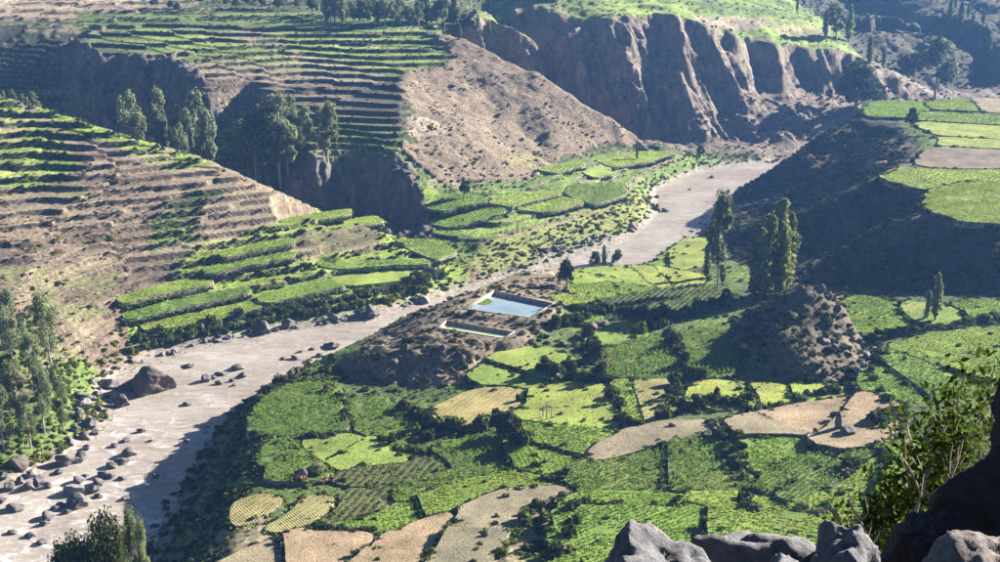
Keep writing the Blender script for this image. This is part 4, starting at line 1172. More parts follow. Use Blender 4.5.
for px_, py_, y, l in [(766, 232, 257, "poplar at the front of the clump behind the knoll"), (782, 203, 264, "tallest poplar in the clump behind the knoll"), (773, 217, 261, "poplar in the middle of the clump behind the knoll"),
                       (792, 216, 266, "rightmost poplar in the clump behind the knoll"), (757, 243, 258, "leftmost short poplar in the clump behind the knoll"), (786, 226, 259, "low poplar in front of the tallest of the clump")]:
    tree_px(PO, px_, py_, 0, l, "poplar clump behind the knoll", 1.2, y=y)
tree_px(PO, 935, 322, 47, "poplar standing in the small plot under the right slope", "poplars under the right slope", 1.1)
tree_px(PO, 927, 320, 28, "low poplar left of the taller one under right slope", "poplars under the right slope", 1.2)
tree_px(B, 567, 287, 31, "dark tree on the mound behind the blue pool", wide=.7)
tree_px(B, 595, 268, 18, "left small tree on the far river bank", "small trees on the far river bank", .8)
tree_px(PO, 604, 266, 21, "middle slim tree on the far river bank", "small trees on the far river bank", 1.1)
tree_px(B, 617, 267, 18, "right round tree on the far river bank", "small trees on the far river bank", .9)
tree_px(PO, 637, 162, 15, "lone slim tree on the low terraces beyond the river"); tree_px(B, 700, 156, 11, "small round tree at the far end of the low terraces")
tree_px(B, 464, 197, 21, "round tree at the foot of the brown spur", wide=.8)
tree_px(B, 743, 358, 19, "round bush tree in the knoll's shadow", wide=.9)
for px_, py_, h in [(545, 374, 17), (572, 379, 20), (600, 384, 24), (588, 345, 20), (597, 360, 22), (655, 324, 18), (672, 348, 18), (684, 368, 20), (702, 384, 16), (612, 404, 18), (726, 306, 18), (508, 436, 20), (428, 428, 18), (392, 448, 17), (556, 328, 15), (640, 322, 15), (668, 400, 15), (716, 404, 15), (520, 448, 15), (404, 416, 16), (750, 404, 12), (478, 430, 13)]:
    tree_px(B, px_, py_, h, "small dark hedge tree between the valley plots", "hedge trees between the plots", random.uniform(.75, 1.1))
# far hazy trees
for px_, py_, h, k in [(825, 38, 26, PO), (836, 42, 36, E), (848, 42, 34, PO), (869, 64, 26, PO), (883, 68, 20, PO), (797, 12, 14, PO)]:
    tree_px(k, px_, py_, h, "hazy slender tree along the far plateau's right rim", "far plateau trees", 1.2)
for px_, py_, h in [(903, 72, 18), (914, 74, 22), (922, 70, 18)]:
    tree_px(B, px_, py_, h, "pale hazy round tree behind the right plateau", "hazy trees behind the plateau", .9)
for px_, py_, h in [(950, 22, 20), (960, 28, 24), (972, 34, 18), (983, 26, 16), (968, 18, 14), (990, 52, 14), (955, 10, 12)]:
    tree_px(PO, px_, py_, h, "tiny hazy tree on the distant blue hills", "distant hill trees", 1.4)
# row of trees on the top of the upper terraces
for i in range(34):
    px_ = 322 + i * 4.1 + random.uniform(-2, 2)
    tree_px(random.choice([E, E, PO]), px_, 22 + 5 * (px_ - 320) / 140 + random.uniform(-3, 1.5), random.uniform(15, 27), "eucalyptus in the long row above the upper terraces", "tree row above the upper terraces", 1.35)
for px_, py_, h in [(155, 8, 12), (171, 10, 9), (178, 13, 11), (236, 8, 9), (262, 9, 12), (278, 12, 14), (297, 10, 9), (312, 15, 17), (248, 5, 8), (226, 6, 7)]:
    tree_px(B, px_, py_, h, "dark round tree at the top edge of the upper terraces", "round trees above the terraces", 1.0)
for px_, py_, h in [(478, 30, 13), (489, 37, 15), (460, 40, 16), (444, 36, 14)]:
    tree_px(PO, px_, py_, h, "small tree at the crest of the brown spur", "crest trees", 1.2)
# ravine behind the near ridge
for px_, py_ in [(128, 96), (153, 92), (163, 112), (175, 108), (185, 110), (195, 92), (205, 112), (143, 118), (136, 116), (170, 122), (190, 122), (200, 126), (180, 126), (157, 120), (148, 124)]:
    tree_px(random.choice([PO, E, E]), px_, py_, 0, "slim tree in the row against the shaded cliff", "slim trees against the shaded cliff", .72, y=385 + random.uniform(-5, 12))
for px_, py_ in [(3, 95), (11, 90), (21, 94), (33, 92), (27, 98), (15, 99), (38, 102)]:
    tree_px(E, px_, py_, 0, "dark tree on the ridge at the left edge", "trees on the ridge at the left edge", 1.1, y=368 + random.uniform(-4, 6))
for px_, py_ in [(246, 122), (252, 116), (258, 120), (264, 110), (271, 106), (276, 99), (282, 108), (288, 97), (295, 112), (303, 108), (310, 122), (318, 107), (325, 104), (331, 112), (336, 124), (300, 128), (268, 124), (285, 122), (322, 126), (258, 134), (310, 138)]:
    tree_px(E, px_, py_, 0, "tall eucalyptus in the grove in the ravine", "eucalyptus grove in the ravine", .95, y=376 + random.uniform(-10, 10))
# left river bank
for px_, py_, h, l in [(52, 374, 86, "tall eucalyptus nearest the brown terraces on left bank"), (14, 372, 84, "tall eucalyptus at the left edge above the bank"), (36, 392, 58, "leafy tree in the left bank clump, behind"), (20, 430, 74, "eucalyptus at the lower left bank"),
                       (45, 434, 70, "eucalyptus by the stones on the left bank"), (64, 432, 52, "shorter tree at the right end of left bank clump"), (4, 452, 74, "dark tree cut by the left edge"), (31, 450, 56, "dark low tree at the foot of left bank clump"), (58, 402, 40, "bushy tree midway in the left bank clump")]:
    tree_px("near_eucalyptus", px_, py_, h, l, "trees on the left river bank", .8)
# near trees rising from below the frame
for x, y, px_, py_, k, w, l in [(0, 118, 97, 508, E, .62, "dark bushy tree rising from the bottom edge by the river"), (0, 121, 62, 530, E, .65, "low dark tree at the bottom left edge"), (0, 117, 78, 522, E, .6, "dark tree between the two at the bottom left edge"),
                                (0, 124, 131, 510, E, .45, "slim pale eucalyptus at the bottom edge by the river"), (0, 126, 122, 520, E, .4, "smaller slim eucalyptus at the bottom edge"), (0, 123, 140, 524, E, .4, "short eucalyptus right of the slim pair at bottom edge")]:
    tree_px("near_round" if px_ < 100 else "near_eucalyptus", px_, py_, 0, l, "trees at the bottom left edge", w * (.58 if px_ < 100 else .7), y=y)

# ------------------------------------------------------------------ hedges and single bushes
def bush(kind, px_, py_, wpx, label, group, tall=1.0, name="bush"):
    p = hit(px_, py_, y0=100); z = top_z(p[0], p[1])
    o = link(name, BUSH[kind][random.randrange(4)]); s = .5 * wpx * depth_at(p) / F
    o.location = (p[0], p[1], z - .12 * s); o.scale = (s, s * random.uniform(.85, 1.15), s * tall * random.uniform(.85, 1.15)); o.rotation_euler = (0, 0, random.uniform(0, 6.28))
    return tag(o, label, "bush", group)
def hedge(kinds, line, wpx, label, group, tall=1.1, gap=.62):
    if 290 < line[0][1] < 430 and 400 < line[0][0] < 760: wpx, tall = wpx * 1.2, tall * 1.25
    d = 0.0; nxt = 0.0
    for (ax, ay), (bx, by) in zip(line[:-1], line[1:]):
        l = math.hypot(bx - ax, by - ay)
        while nxt <= d + l:
            t = (nxt - d) / l; w = wpx * random.uniform(.65, 1.25)
            bush(random.choice(kinds), ax + (bx - ax) * t + random.uniform(-1, 1), ay + (by - ay) * t + random.uniform(-1, 1) * .12 * wpx, w, label, group, tall)
            nxt += w * gap
        d += l
g_, dk, gy, yl, dr_ = "green", "dark", "grey", "yellow", "dry"
hedge([dk, g_], [(873, 338), (911, 333), (943, 329), (1005, 317)], 13, "bush in the hedge on the far side of the stream", "hedge behind the stream")
hedge([dk, g_, gy], [(912, 339), (940, 333), (1005, 322)], 11, "bush in the hedge on the near side of the stream", "hedge before the stream")
hedge([dk, g_], [(876, 344), (884, 352), (880, 366), (868, 380), (880, 392), (890, 402)], 13, "bush along the stream below the knoll", "stream bushes")
hedge([dk, g_, gy], [(742, 412), (770, 407), (800, 402), (836, 394), (850, 386)], 11, "bush in the hedge between lawn and tan field", "hedge behind the tan field")
hedge([dk], [(540, 373), (560, 377), (600, 383), (618, 384)], 14, "bush in the long dark hedge behind the paddock", "dark hedge behind the paddock", 1.3)
hedge([dk, g_], [(612, 392), (616, 405), (618, 418), (640, 428)], 13, "bush in the hedge at the right of the paddock", "hedge right of the paddock")
hedge([dk, dr_], [(555, 327), (575, 325), (592, 322)], 13, "bush between the pool mound and the small plots", "bushes right of the pool mound")
hedge([dk, dr_, g_], [(585, 340), (590, 352), (597, 362), (606, 372)], 15, "bush on the overgrown bank amid the shaded fields", "bushes amid the shaded fields", 1.2)
hedge([dk, g_], [(590, 318), (630, 316), (655, 318), (680, 318), (712, 308), (724, 298)], 12, "bush in the hedge under the striped field", "hedge under the striped field", 1.2)
hedge([dk, g_], [(640, 334), (655, 326), (668, 334), (676, 350), (682, 368), (692, 376), (705, 382)], 14, "bush between the two shaded fields", "hedge between the shaded fields", 1.2)
hedge([dk, g_], [(676, 386), (680, 398), (670, 410), (662, 420)], 13, "bush right of the narrow grey green field", "hedge right of the narrow field")
hedge([dk, gy], [(690, 408), (706, 405), (726, 406), (745, 405)], 13, "bush in the dark hedge left of the tan field", "hedge left of the tan field")
hedge([gy, dr_, dk], [(712, 425), (722, 432), (722, 445), (728, 458), (733, 468)], 13, "grey bush along the bank beside the large maize field", "bank beside the large maize field")
hedge([dk, g_], [(738, 440), (742, 458), (742, 474), (750, 488), (764, 498)], 13, "bush left of the curved maize strips", "bushes left of the curved strips")
hedge([g_, dk, gy], [(745, 500), (770, 511), (790, 512), (815, 514), (835, 510)], 17, "round bush under the curved strips", "bushes under the curved strips", .9)
hedge([gy, g_, dk], [(580, 509), (610, 509), (640, 510), (668, 511)], 13, "grey green bush in the hedge behind the nearest field", "hedge behind the nearest field, left", .9)
hedge([gy, dk], [(680, 510), (705, 512), (730, 513), (758, 515)], 14, "dark grey bush in the hedge behind the foreground rocks", "hedge behind the nearest field, right", .9)
hedge([yl, g_, g_], [(538, 510), (526, 520), (515, 534), (505, 548), (498, 562)], 19, "leafy yellow green bush edging the bare terrace", "bushes edging the bare terrace", 1.1)
hedge([g_, dk, gy], [(552, 508), (546, 524), (540, 540), (530, 556)], 20, "bush in the thicket at the bottom centre", "thicket at the bottom centre")
hedge([gy, dk], [(572, 520), (572, 540), (566, 558), (552, 548)], 19, "grey bush in the thicket left of the rocks", "thicket left of the rocks")
hedge([dk], [(500, 424), (508, 434), (516, 442), (522, 452)], 20, "big dark bush right of the pale ribbed field", "big dark bushes mid valley", 1.2)
hedge([dk, g_], [(440, 428), (470, 430), (490, 426)], 15, "bush in the dark hedge under the pale ribbed field", "hedge under the ribbed field", 1.2)
hedge([dk], [(404, 412), (420, 418), (436, 426), (430, 440)], 17, "dark bush left of the pale ribbed field", "dark bushes left of the ribbed field", 1.2)
hedge([g_, dk], [(376, 440), (388, 446), (398, 448), (410, 452), (424, 452)], 17, "round dark green bush above the clear crop rows", "round bushes above the crop rows", 1.0)
hedge([dk], [(312, 438), (328, 438), (338, 436)], 12, "small dark bush on the lawn between maize plots", "bushes on the lawn")
hedge([dk, g_], [(330, 392), (340, 402), (346, 416), (350, 430)], 16, "dark bush right of the river bank maize plot", "bushes right of the bank maize plot", 1.1)
hedge([gy, dr_, dk], [(296, 486), (306, 480), (318, 478), (326, 484)], 15, "shrub on the rocky bank beside the maize plot", "shrubs on the rocky bank")
hedge([dk, gy], [(318, 531), (340, 533), (358, 534), (374, 532)], 11, "dark bush on the edge above the bare stubble", "bushes above the stubble")
hedge([dk, g_], [(536, 468), (545, 478), (556, 480), (566, 478)], 13, "dark bush at the tip of the long green strip", "bushes at the strip tip")
hedge([dk, g_, gy], [(215, 505), (225, 470), (236, 440), (250, 412), (275, 388), (310, 366)], 17, "bush crowning the bank above the near river", "bushes crowning the river bank", 1.1, .8)
hedge([dk, dr_], [(456, 515), (446, 530), (436, 546), (424, 562)], 7, "scrubby bush in the step between two bare terraces", "scrub between the bare terraces", .9, .8)
hedge([dk, yl], [(497, 520), (490, 532), (482, 546), (474, 560)], 8, "scrubby bush on the right edge of the bare terrace", "scrub edging the bare terrace", .9, .8)
bush(dk, 882, 424, 28, "large dark bush at the right end of the tan field", "large bushes right", 1.1); bush(dk, 893, 414, 24, "dark bush behind the large one right of tan field", "large bushes right", 1.1)
bush(dk, 855, 470, 24, "round dark shrub alone in the curved strips", "large bushes right"); bush(dr_, 848, 476, 16, "dry brown shrub beside the lone round shrub", "large bushes right")
bush(gy, 366, 358, 11, "pale grey shrub alone on the dark bank slope", "lone bank shrubs", 1.4)
hedge([g_, dk], [(128, 352), (160, 345), (200, 336), (250, 326), (290, 318), (340, 310), (390, 300), (430, 288)], 12, "bush on the bank under the lowest green terrace", "bushes under the lowest terrace", 1.2, .62)
hedge([dk, g_, gy], [(140, 341), (200, 329), (250, 317), (300, 308), (350, 299), (400, 289), (445, 276)], 14, "bush on the wall of the lowest green terrace", "bushes on the lowest terrace wall", 1.2, .6)

# ------------------------------------------------------------------ rocks
from mathutils import noise as mnoise
simple_mat("river_rock", (.075, .07, .07), 0.4, 1.2, 0.8, 0.6, 3.0, .15, col2=(.13, .115, .11), objspace=True)
simple_mat("pale_rock", (.19, .175, .165), 0.3, 1.2, 0.85, 0.6, 3.0, .15, objspace=True)
simple_mat("brown_rock", (.115, .092, .076), 0.35, 1.2, 0.9, 0.7, 2.5, .2, objspace=True)
def rock_mesh(name, seed, mat, sub=4, cuts=13, rough=.13, shape=(1, 1, 1), freq=1.6, fine=0.0):
    r = np.random.default_rng(seed)
    bm = bmesh.new(); bmesh.ops.create_icosphere(bm, subdivisions=sub, radius=1.0)
    pl = []
    for i in range(cuts):
        d = r.normal(size=3); d /= np.linalg.norm(d); pl.append((Vector(d), .48 + .34 * r.random()))
    o = Vector(r.random(3) * 50)
    for v in bm.verts:
        p = v.co.copy()
        for d, k in pl:
            e = p.dot(d) - k
            if e > 0: p -= d * e * .97
        n = p.normalized()
        p += n * rough * mnoise.fractal(p * freq + o, 1.0, 2.1, 4)
        if fine: p -= n * fine * 1.6 * max(0.0, mnoise.ridged_multi_fractal(p * 1.8 + o, .9, 2.2, 5, .9, 2.0) - 1.25)
        if fine: p += n * fine * (abs(mnoise.noise(p * 5 + o)) - .3) + n * fine * .5 * mnoise.noise(p * 13 + o)
        v.co = (p.x * shape[0], p.y * shape[1], p.z * shape[2])
    me = bpy.data.meshes.new(name); bm.to_mesh(me); bm.free(); me.materials.append(MATS[mat])
    me.polygons.foreach_set("use_smooth", np.ones(len(me.polygons), bool))
    return me
RK = {m_: [rock_mesh("rock", 500 + 13 * i + 100 * j, m_) for i in range(6)] for j, m_ in enumerate(("river_rock", "pale_rock", "brown_rock"))}
def boulder(px_, py_, w, h, label, group, mat="river_rock", name="boulder", me=None):
    """a rock seen with its foot at py, w wide and h high in photo pixels"""
    p = hit(px_, py_); z = max(top_z(p[0], p[1]), -.12)
    p = U(px_, py_, z) if z <= 0 else p
    s = depth_at((p[0], p[1], z)) / F
    o = link(name, me or RK[mat][random.randrange(6)])
    o.scale = (w * s * .56, w * s * random.uniform(.42, .6), max(.3, h * s * .72)); o.location = (p[0], p[1] + .3 * w * s, z + o.scale[2] * .28)
    o.rotation_euler = (random.uniform(-.15, .15), random.uniform(-.15, .15), random.uniform(-.5, .5))
    return tag(o, label, "rock", group)
boulder(152, 394, 38, 27, "largest brown boulder standing in the river by left bank", "boulders in the near river", "brown_rock", me=rock_mesh("rock", 779, "brown_rock", 5, 4, .16, fine=.05))
boulder(127, 391, 24, 11, "long low boulder touching the largest one's left side", "boulders in the near river", "brown_rock")
boulder(108, 388, 20, 9, "low boulder at the left end of the boulder row", "boulders in the near river")
boulder(122, 407, 17, 12, "dark round boulder in the water before the largest one", "boulders in the near river")
boulder(372, 319, 18, 15, "big grey boulder at the water's edge, middle left bank", "boulders on the left bank", "river_rock")
boulder(264, 334, 18, 12, "broad grey boulder on the shore left of its neighbour", "boulders on the left bank"); boulder(287, 330, 14, 12, "upright grey boulder on the shore under the terraces", "boulders on the left bank")
boulder(333, 322, 12, 10, "pale boulder on the shore left of the big grey one", "boulders on the left bank", "pale_rock"); boulder(424, 304, 13, 9, "pale flat boulder where the river narrows", "boulders on the left bank", "pale_rock")
boulder(331, 349, 17, 7, "dark flat rock in midstream near the shaded bank", "rocks in midstream")
boulder(62, 467, 20, 14, "round grey boulder on the shore under the left trees", "boulders on the left shore"); boulder(15, 470, 24, 14, "big brown boulder at the left shore edge", "boulders on the left shore", "brown_rock")
boulder(72, 496, 24, 12, "pale large rock in the midstream cluster", "midstream rock cluster", "pale_rock"); boulder(78, 508, 24, 13, "dark large rock at the front of the midstream cluster", "midstream rock cluster")
for px_, py_, w, h in [(187, 368, 13, 4), (205, 382, 12, 8), (221, 376, 15, 4), (237, 370, 15, 6), (242, 378, 8, 7), (219, 385, 9, 4), (187, 406, 11, 4), (232, 382, 7, 4), (320, 357, 9, 4), (296, 360, 12, 4), (300, 353, 7, 3), (283, 360, 6, 3), (243, 376, 7, 5), (214, 379, 6, 4), (234, 386, 5, 3), (312, 350, 6, 3)]:
    boulder(px_, py_, w, h, "small dark stone breaking the river surface in midstream", "small midstream stones", name="river_stone")
for px_, py_, w, h in [(128, 456, 15, 9), (120, 465, 15, 8), (112, 468, 14, 6), (103, 478, 14, 8), (110, 479, 9, 5), (78, 484, 14, 8), (98, 486, 14, 8), (91, 493, 16, 8), (60, 507, 9, 6), (54, 511, 9, 6), (47, 520, 15, 8), (43, 526, 10, 6), (155, 478, 8, 5), (122, 480, 10, 4), (125, 500, 10, 4), (140, 433, 9, 5), (125, 442, 10, 4), (115, 447, 9, 4), (150, 442, 6, 3), (186, 442, 6, 3), (84, 478, 8, 5), (98, 498, 9, 5), (66, 514, 8, 5), (30, 538, 12, 5), (12, 534, 12, 4), (40, 545, 14, 5)]:
    boulder(px_, py_, w, h, "dark grey stone in the near rapids", "stones in the near rapids", name="river_stone")
for px_, py_, w, h in [(38, 486, 16, 11), (28, 490, 12, 9), (8, 491, 14, 9), (0, 503, 14, 9), (14, 512, 20, 8), (82, 459, 13, 9), (75, 464, 15, 8), (30, 478, 12, 8), (20, 484, 10, 7), (48, 488, 10, 7), (2, 480, 12, 8), (58, 474, 9, 6), (86, 450, 9, 6), (88, 430, 15, 13), (84, 440, 12, 9), (80, 420, 12, 9), (95, 436, 9, 6), (85, 402, 17, 9), (82, 408, 15, 9), (95, 398, 12, 7), (100, 412, 9, 6), (78, 398, 10, 7), (70, 446, 10, 7), (74, 432, 10, 8), (92, 384, 10, 6), (104, 376, 10, 6), (116, 370, 9, 5), (132, 364, 9, 5), (92, 422, 7, 5), (78, 412, 8, 5)]:
    boulder(px_, py_, w, h, "grey stone piled on the left shore", "stones on the left shore", random.choice(["river_rock", "river_rock", "river_rock", "pale_rock"]), "shore_stone")
for i in range(36):
    t = random.random(); px_ = 140 + 300 * t
    boulder(px_, np.interp(px_, [125, 200, 250, 300, 370, 445], [368, 347, 337, 329, 320, 293]) + random.uniform(-2.5, .5), random.uniform(3, 8), random.uniform(3, 5), "small stone on the shore under the green terraces", "small stones on the terrace shore", random.choice(["river_rock", "pale_rock"]), "shore_stone")
for i in range(30):
    px_ = random.uniform(540, 668)
    py_ = np.interp(px_, [540, 600, 640, 654], [256, 240, 229, 212]) if px_ < 640 else random.uniform(178, 222)
    boulder(px_ if px_ < 640 else np.interp(py_, [178, 190, 210, 226], [668, 652, 656, 645]) + random.uniform(-8, 4), py_ + random.uniform(-3, 1), random.uniform(4, 9), random.uniform(3, 5), "dark stone on the far river shore", "stones on the far shore", name="shore_stone")
for px_, py_, w, h in [(666, 212, 9, 4), (712, 178, 5, 3), (690, 190, 4, 2)]:
    boulder(px_, py_, w, h, "dark stone at the far river bend", "stones at the far bend", name="river_stone")
for px_, py_, w, h in [(805, 283, 14, 9), (820, 292, 12, 8), (828, 300, 10, 8), (838, 312, 9, 7), (812, 300, 10, 7), (825, 345, 12, 9), (834, 352, 12, 7), (800, 292, 9, 6)]:
    boulder(px_, py_, w, h, "jutting brown rock on the knoll", "rocks on the knoll", "brown_rock", "outcrop")
for px_, py_, w, h in [(405, 352, 9, 7), (425, 362, 11, 8), (442, 352, 9, 7), (395, 366, 8, 6), (460, 362, 10, 7), (438, 374, 9, 6), (478, 354, 8, 6), (592, 330, 12, 8), (605, 326, 10, 6), (300, 482, 14, 9), (316, 474, 10, 7), (706, 440, 12, 8), (716, 430, 12, 9)]:
    boulder(px_, py_, w, h, "rugged brown outcrop on the dry banks of the valley", "outcrops on the dry banks", "brown_rock", "outcrop")
boulder(838, 432, 9, 20, "dark upright stone stub on the tan field", None, "river_rock", "stone_stub"); boulder(848, 439, 20, 8, "low dark stone bank beside the upright stub", None, "river_rock", "stone_bank")
for px_, py_, w, h in [(868, 358, 10, 6), (872, 366, 9, 5), (864, 376, 9, 5), (858, 382, 9, 6), (876, 352, 8, 5), (850, 388, 9, 5)]:
    boulder(px_, py_, w, h, "pale stone in the stream bed below the knoll", "stones in the stream bed", "pale_rock", "stream_stone")

# ------------------------------------------------------------------ stream, pools
m, nt, b, _ = newmat("stream_water"); b.inputs["Base Color"].default_value = (.17, .16, .15, 1); b.inputs["Roughness"].default_value = .2
bump(nt, b, noise(nt, 2.5, 4, .6, pos(nt)), .5, .1)
sp = [(1010, 319), (970, 325), (940, 330), (912, 335), (890, 344), (878, 352), (872, 362), (864, 374), (854, 386)]
line = [np.array(hit(*q_, base_ground)) for q_ in sp]
V, Fq = [], []
for i, q_ in enumerate(line):
    t = line[min(i + 1, len(line) - 1)] - line[max(0, i - 1)]; nn = np.array([-t[1], t[0]]) / math.hypot(t[0], t[1]) * .42
    for sgn in (-1, 1):
        x_, y_ = q_[0] + sgn * nn[0], q_[1] + sgn * nn[1]
        V.append((x_, y_, max(float(land(q_[0], q_[1])[0]), float(land(x_, y_)[0])) + .12))
    if i: Fq.append((2 * i - 2, 2 * i - 1, 2 * i + 1, 2 * i))
me = mesh_np("stream", np.array(V), np.array(Fq), ["stream_water"]); tag(link("stream", me), "pale little stream between the hedges below the right slope", kind="structure")
simple_mat("concrete", (.30, .26, .21), .45, 1.2, .9, .4, 5, .05)
def pool_mat(name, col, col2, rough):
    m, nt, b, _ = newmat(name); p = pos(nt)
    nt.links.new(mixc(nt, mrange(nt, noise(nt, .25, 3, .5, p), .35, .65, 0, 1), col, col2), b.inputs["Base Color"])
    b.inputs["Roughness"].default_value = rough; b.inputs["IOR"].default_value = 1.33; bump(nt, b, noise(nt, 1.5, 3, .5, p), .08, .1)
pool_mat("pool_blue", (.17, .23, .26), (.22, .28, .31), .12); pool_mat("pool_green", (.27, .32, .17), (.33, .37, .21), .35)
for i, p in enumerate(POOLS):
    q = p["plan"]; c = p["c"]
    if np.sum(q[:, 0] * np.roll(q[:, 1], -1) - np.roll(q[:, 0], -1) * q[:, 1]) < 0: q = q[::-1]
    root = empty("reservoir", (c[0], c[1], p["z"]))
    tag(root, ["blue water reservoir with concrete walls on the brown mound", "lower greenish pond in front of the blue reservoir"][i], "reservoir")
    qi = c + (q - c) * .985
    V = [(v[0] - c[0], v[1] - c[1], 0) for v in qi]
    wt = link("water", mesh_np("water", np.array(V), np.array([[0, 1, 2, 3]]), [["pool_blue", "pool_green"][i]]), root)
    for k in range(4):
        a, b2 = q[k] - c, q[(k + 1) % 4] - c
        d = (b2 - a) / np.linalg.norm(b2 - a); nn = np.array([d[1], -d[0]]) * .26
        a = a - d * .1; b2 = b2 + d * .1
        zr = p["rim"] - p["z"] + .01 * k
        bot = [(*a, -1.5), (*b2, -1.5), (*(b2 + nn), -1.5), (*(a + nn), -1.5)]; topv = [(v[0], v[1], zr) for v in bot]
        me = mesh_np("wall", np.array(bot + topv), np.array([(0, 3, 2, 1), (4, 5, 6, 7), (0, 1, 5, 4), (1, 2, 6, 5), (2, 3, 7, 6), (3, 0, 4, 7)]), ["concrete"])
        link("wall", me, root)
pw = POOLS[0]; a_ = np.array(U(484, 301.5, pw["z"])[:2])
n = 160; r_ = np.sqrt(rng.random(n)); th = rng.random(n) * 6.28
pp = np.stack([r_ * np.cos(th) * 1.8, r_ * np.sin(th) * 2.2, rng.random(n) * .03 + .01], 1)
v, f = quads_from(pp, np.tile([0., 0., 1.], (n, 1)) + rng.normal(size=(n, 3)) * .15, .35 + .2 * rng.random(n), 1.3, rng)
o = link("algae_mat", mesh_np("algae_mat", v, f, ["blade_crop"])); o.location = (a_[0], a_[1], pw["z"] + .015); tag(o, "patch of floating green algae on the blue pool", "algae")

# saplings and posts in the paddock
for px_, py_, h, l in [(546.5, 424, 20, "tallest bare sapling in the paddock"), (543, 421, 12, "short bare sapling left of the tallest"), (551, 423, 14, "short bare sapling right of the tallest")]:
    p = hit(px_, py_); z = top_z(p[0], p[1]); hh = h * depth_at(p) / F
    r = np.random.default_rng(int(px_ * 10)); V, Fq = [], []
    tube(V, Fq, [(0, 0, -.2), (.05, 0, hh * .5), (0, .05, hh)], .13, .05, 6)
    root = empty("sapling", (p[0], p[1], z)); link("trunk", mesh_np("trunk", np.array(V), np.array(Fq), ["bark_pale"], True), root)
    V, Fq = [], []
    for k in range(12):
        t = hh * (.35 + .6 * r.random()); a = r.random() * 6.28; l2 = .5 + .5 * r.random()
        tube(V, Fq, [(0.03, 0, t), (math.cos(a) * l2 * .6, math.sin(a) * l2 * .6, t + .25), (math.cos(a) * l2, math.sin(a) * l2, t + .7)], .04, .015, 4)
    link("branches", mesh_np("branches", np.array(V), np.array(Fq), ["bark_pale"], True), root)
    tag(root, l, "sapling", "bare saplings in the paddock")
bush(dk, 519, 402, 7, "slim dark upright shrub at the paddock's left corner", None, 3.2); bush(g_, 506, 500, 8, "small leafy clump on the bare terrace's upper edge", None)

# ------------------------------------------------------------------ foreground: the viewpoint's rim
ys = np.concatenate([np.linspace(-30, 2, 18), np.linspace(2.3, 12, 50), np.linspace(13, 36, 24)]); xs = np.linspace(-40, 40, 150)
Yg, Xg = np.meshgrid(ys, xs, indexing='ij'); Xf, Yf = Xg.ravel(), Yg.ravel()
t = np.clip((Yf - 4.0) / 16.0, 0, 1)
Zf = np.where(Yf < 4, 97.15, 97.15 * (1 - t) + 76 * t); Zf = np.where(Yf > 20, 76 + (sample(Xf, Yf) - sample(Xf, np.full_like(Yf, 20.))) - .0, Zf)
Zf = np.minimum(Zf, np.where(Yf > 26, sample(Xf, Yf) + 1.5 - (Yf - 26) * .3, 1e9)) + .25 * fbm(Xf / 2., Yf / 2., 9, 4) * smooth(3.5, 6, Yf) + .05 * fbm(Xf * 2, Yf * 2, 4, 3)
ii = np.arange(len(Xf)).reshape(len(ys), len(xs)); Q = np.stack([ii[:-1, :-1], ii[:-1, 1:], ii[1:, 1:], ii[1:, :-1]], -1).reshape(-1, 4)
me = mesh_np("viewpoint_slope", np.stack([Xf, Yf, Zf], 1), Q, ["slope"], True); set_col(me, np.tile(np.array(C_['olive']), (len(Xf), 1)))
tag(link("viewpoint_slope", me), "dark slope falling away below the viewpoint rocks", kind="structure")
def fg_rock_mat(name, col, col2, moss):
    m, nt, b, _ = newmat(name); p = node(nt, "ShaderNodeTexCoord").outputs["Object"]
    c = mixc(nt, mrange(nt, noise(nt, 3.5, 8, .7, p), .32, .68, 0, 1), col, col2)
    c = mul(nt, c, mrange(nt, noise(nt, 22, 5, .7, p), .3, .7, .65, 1.25))
    lich = mrange(nt, noise(nt, 7, 6, .75, p, .4), .60, .66, 0, .7)
    c = mixc(nt, lich, c, moss)
    nt.links.new(c, b.inputs["Base Color"]); b.inputs["Roughness"].default_value = .88; b.inputs["Specular IOR Level"].default_value = .3
    vo = node(nt, "ShaderNodeTexVoronoi", feature='DISTANCE_TO_EDGE'); vo.inputs["Scale"].default_value = 3.2
    wp = node(nt, "ShaderNodeVectorMath", operation='MULTIPLY_ADD'); nz_ = node(nt, "ShaderNodeTexNoise"); nz_.inputs["Scale"].default_value = 6; nt.links.new(p, nz_.inputs["Vector"])
    nt.links.new(nz_.outputs["Color"], wp.inputs[0]); wp.inputs[1].default_value = (.25, .25, .25); nt.links.new(p, wp.inputs[2]); nt.links.new(wp.outputs[0], vo.inputs["Vector"])
    cr = mrange(nt, vo.outputs["Distance"], 0, .05, 0, 1)
    hh_ = node(nt, "ShaderNodeMath", operation='MULTIPLY_ADD'); nt.links.new(cr, hh_.inputs[0]); hh_.inputs[1].default_value = .10; nt.links.new(noise(nt, 9, 9, .72, p), hh_.inputs[2])
    bump(nt, b, hh_.outputs[0], 1.0, .06)
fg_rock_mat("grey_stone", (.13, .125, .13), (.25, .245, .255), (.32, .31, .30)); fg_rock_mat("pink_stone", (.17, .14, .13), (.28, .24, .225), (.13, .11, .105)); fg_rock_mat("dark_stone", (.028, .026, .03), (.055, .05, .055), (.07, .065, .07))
def fg_rock(px_, py_, t, size, seed, mat, label, rot=(0, 0, 0), name="rock", cuts=20, rough=.22):
    cx = (px_ - CXP) / F; cy = (CYP - py_) / F
    o = link(name, rock_mesh(name, seed, mat, 5, cuts, rough, size, 1.5, .07))
    o.location = (cx * t, (cp + sp_ * cy) * t, CAMZ + (-sp_ + cp * cy) * t); o.rotation_euler = rot
    return tag(o, label, "rock", "foreground rocks")
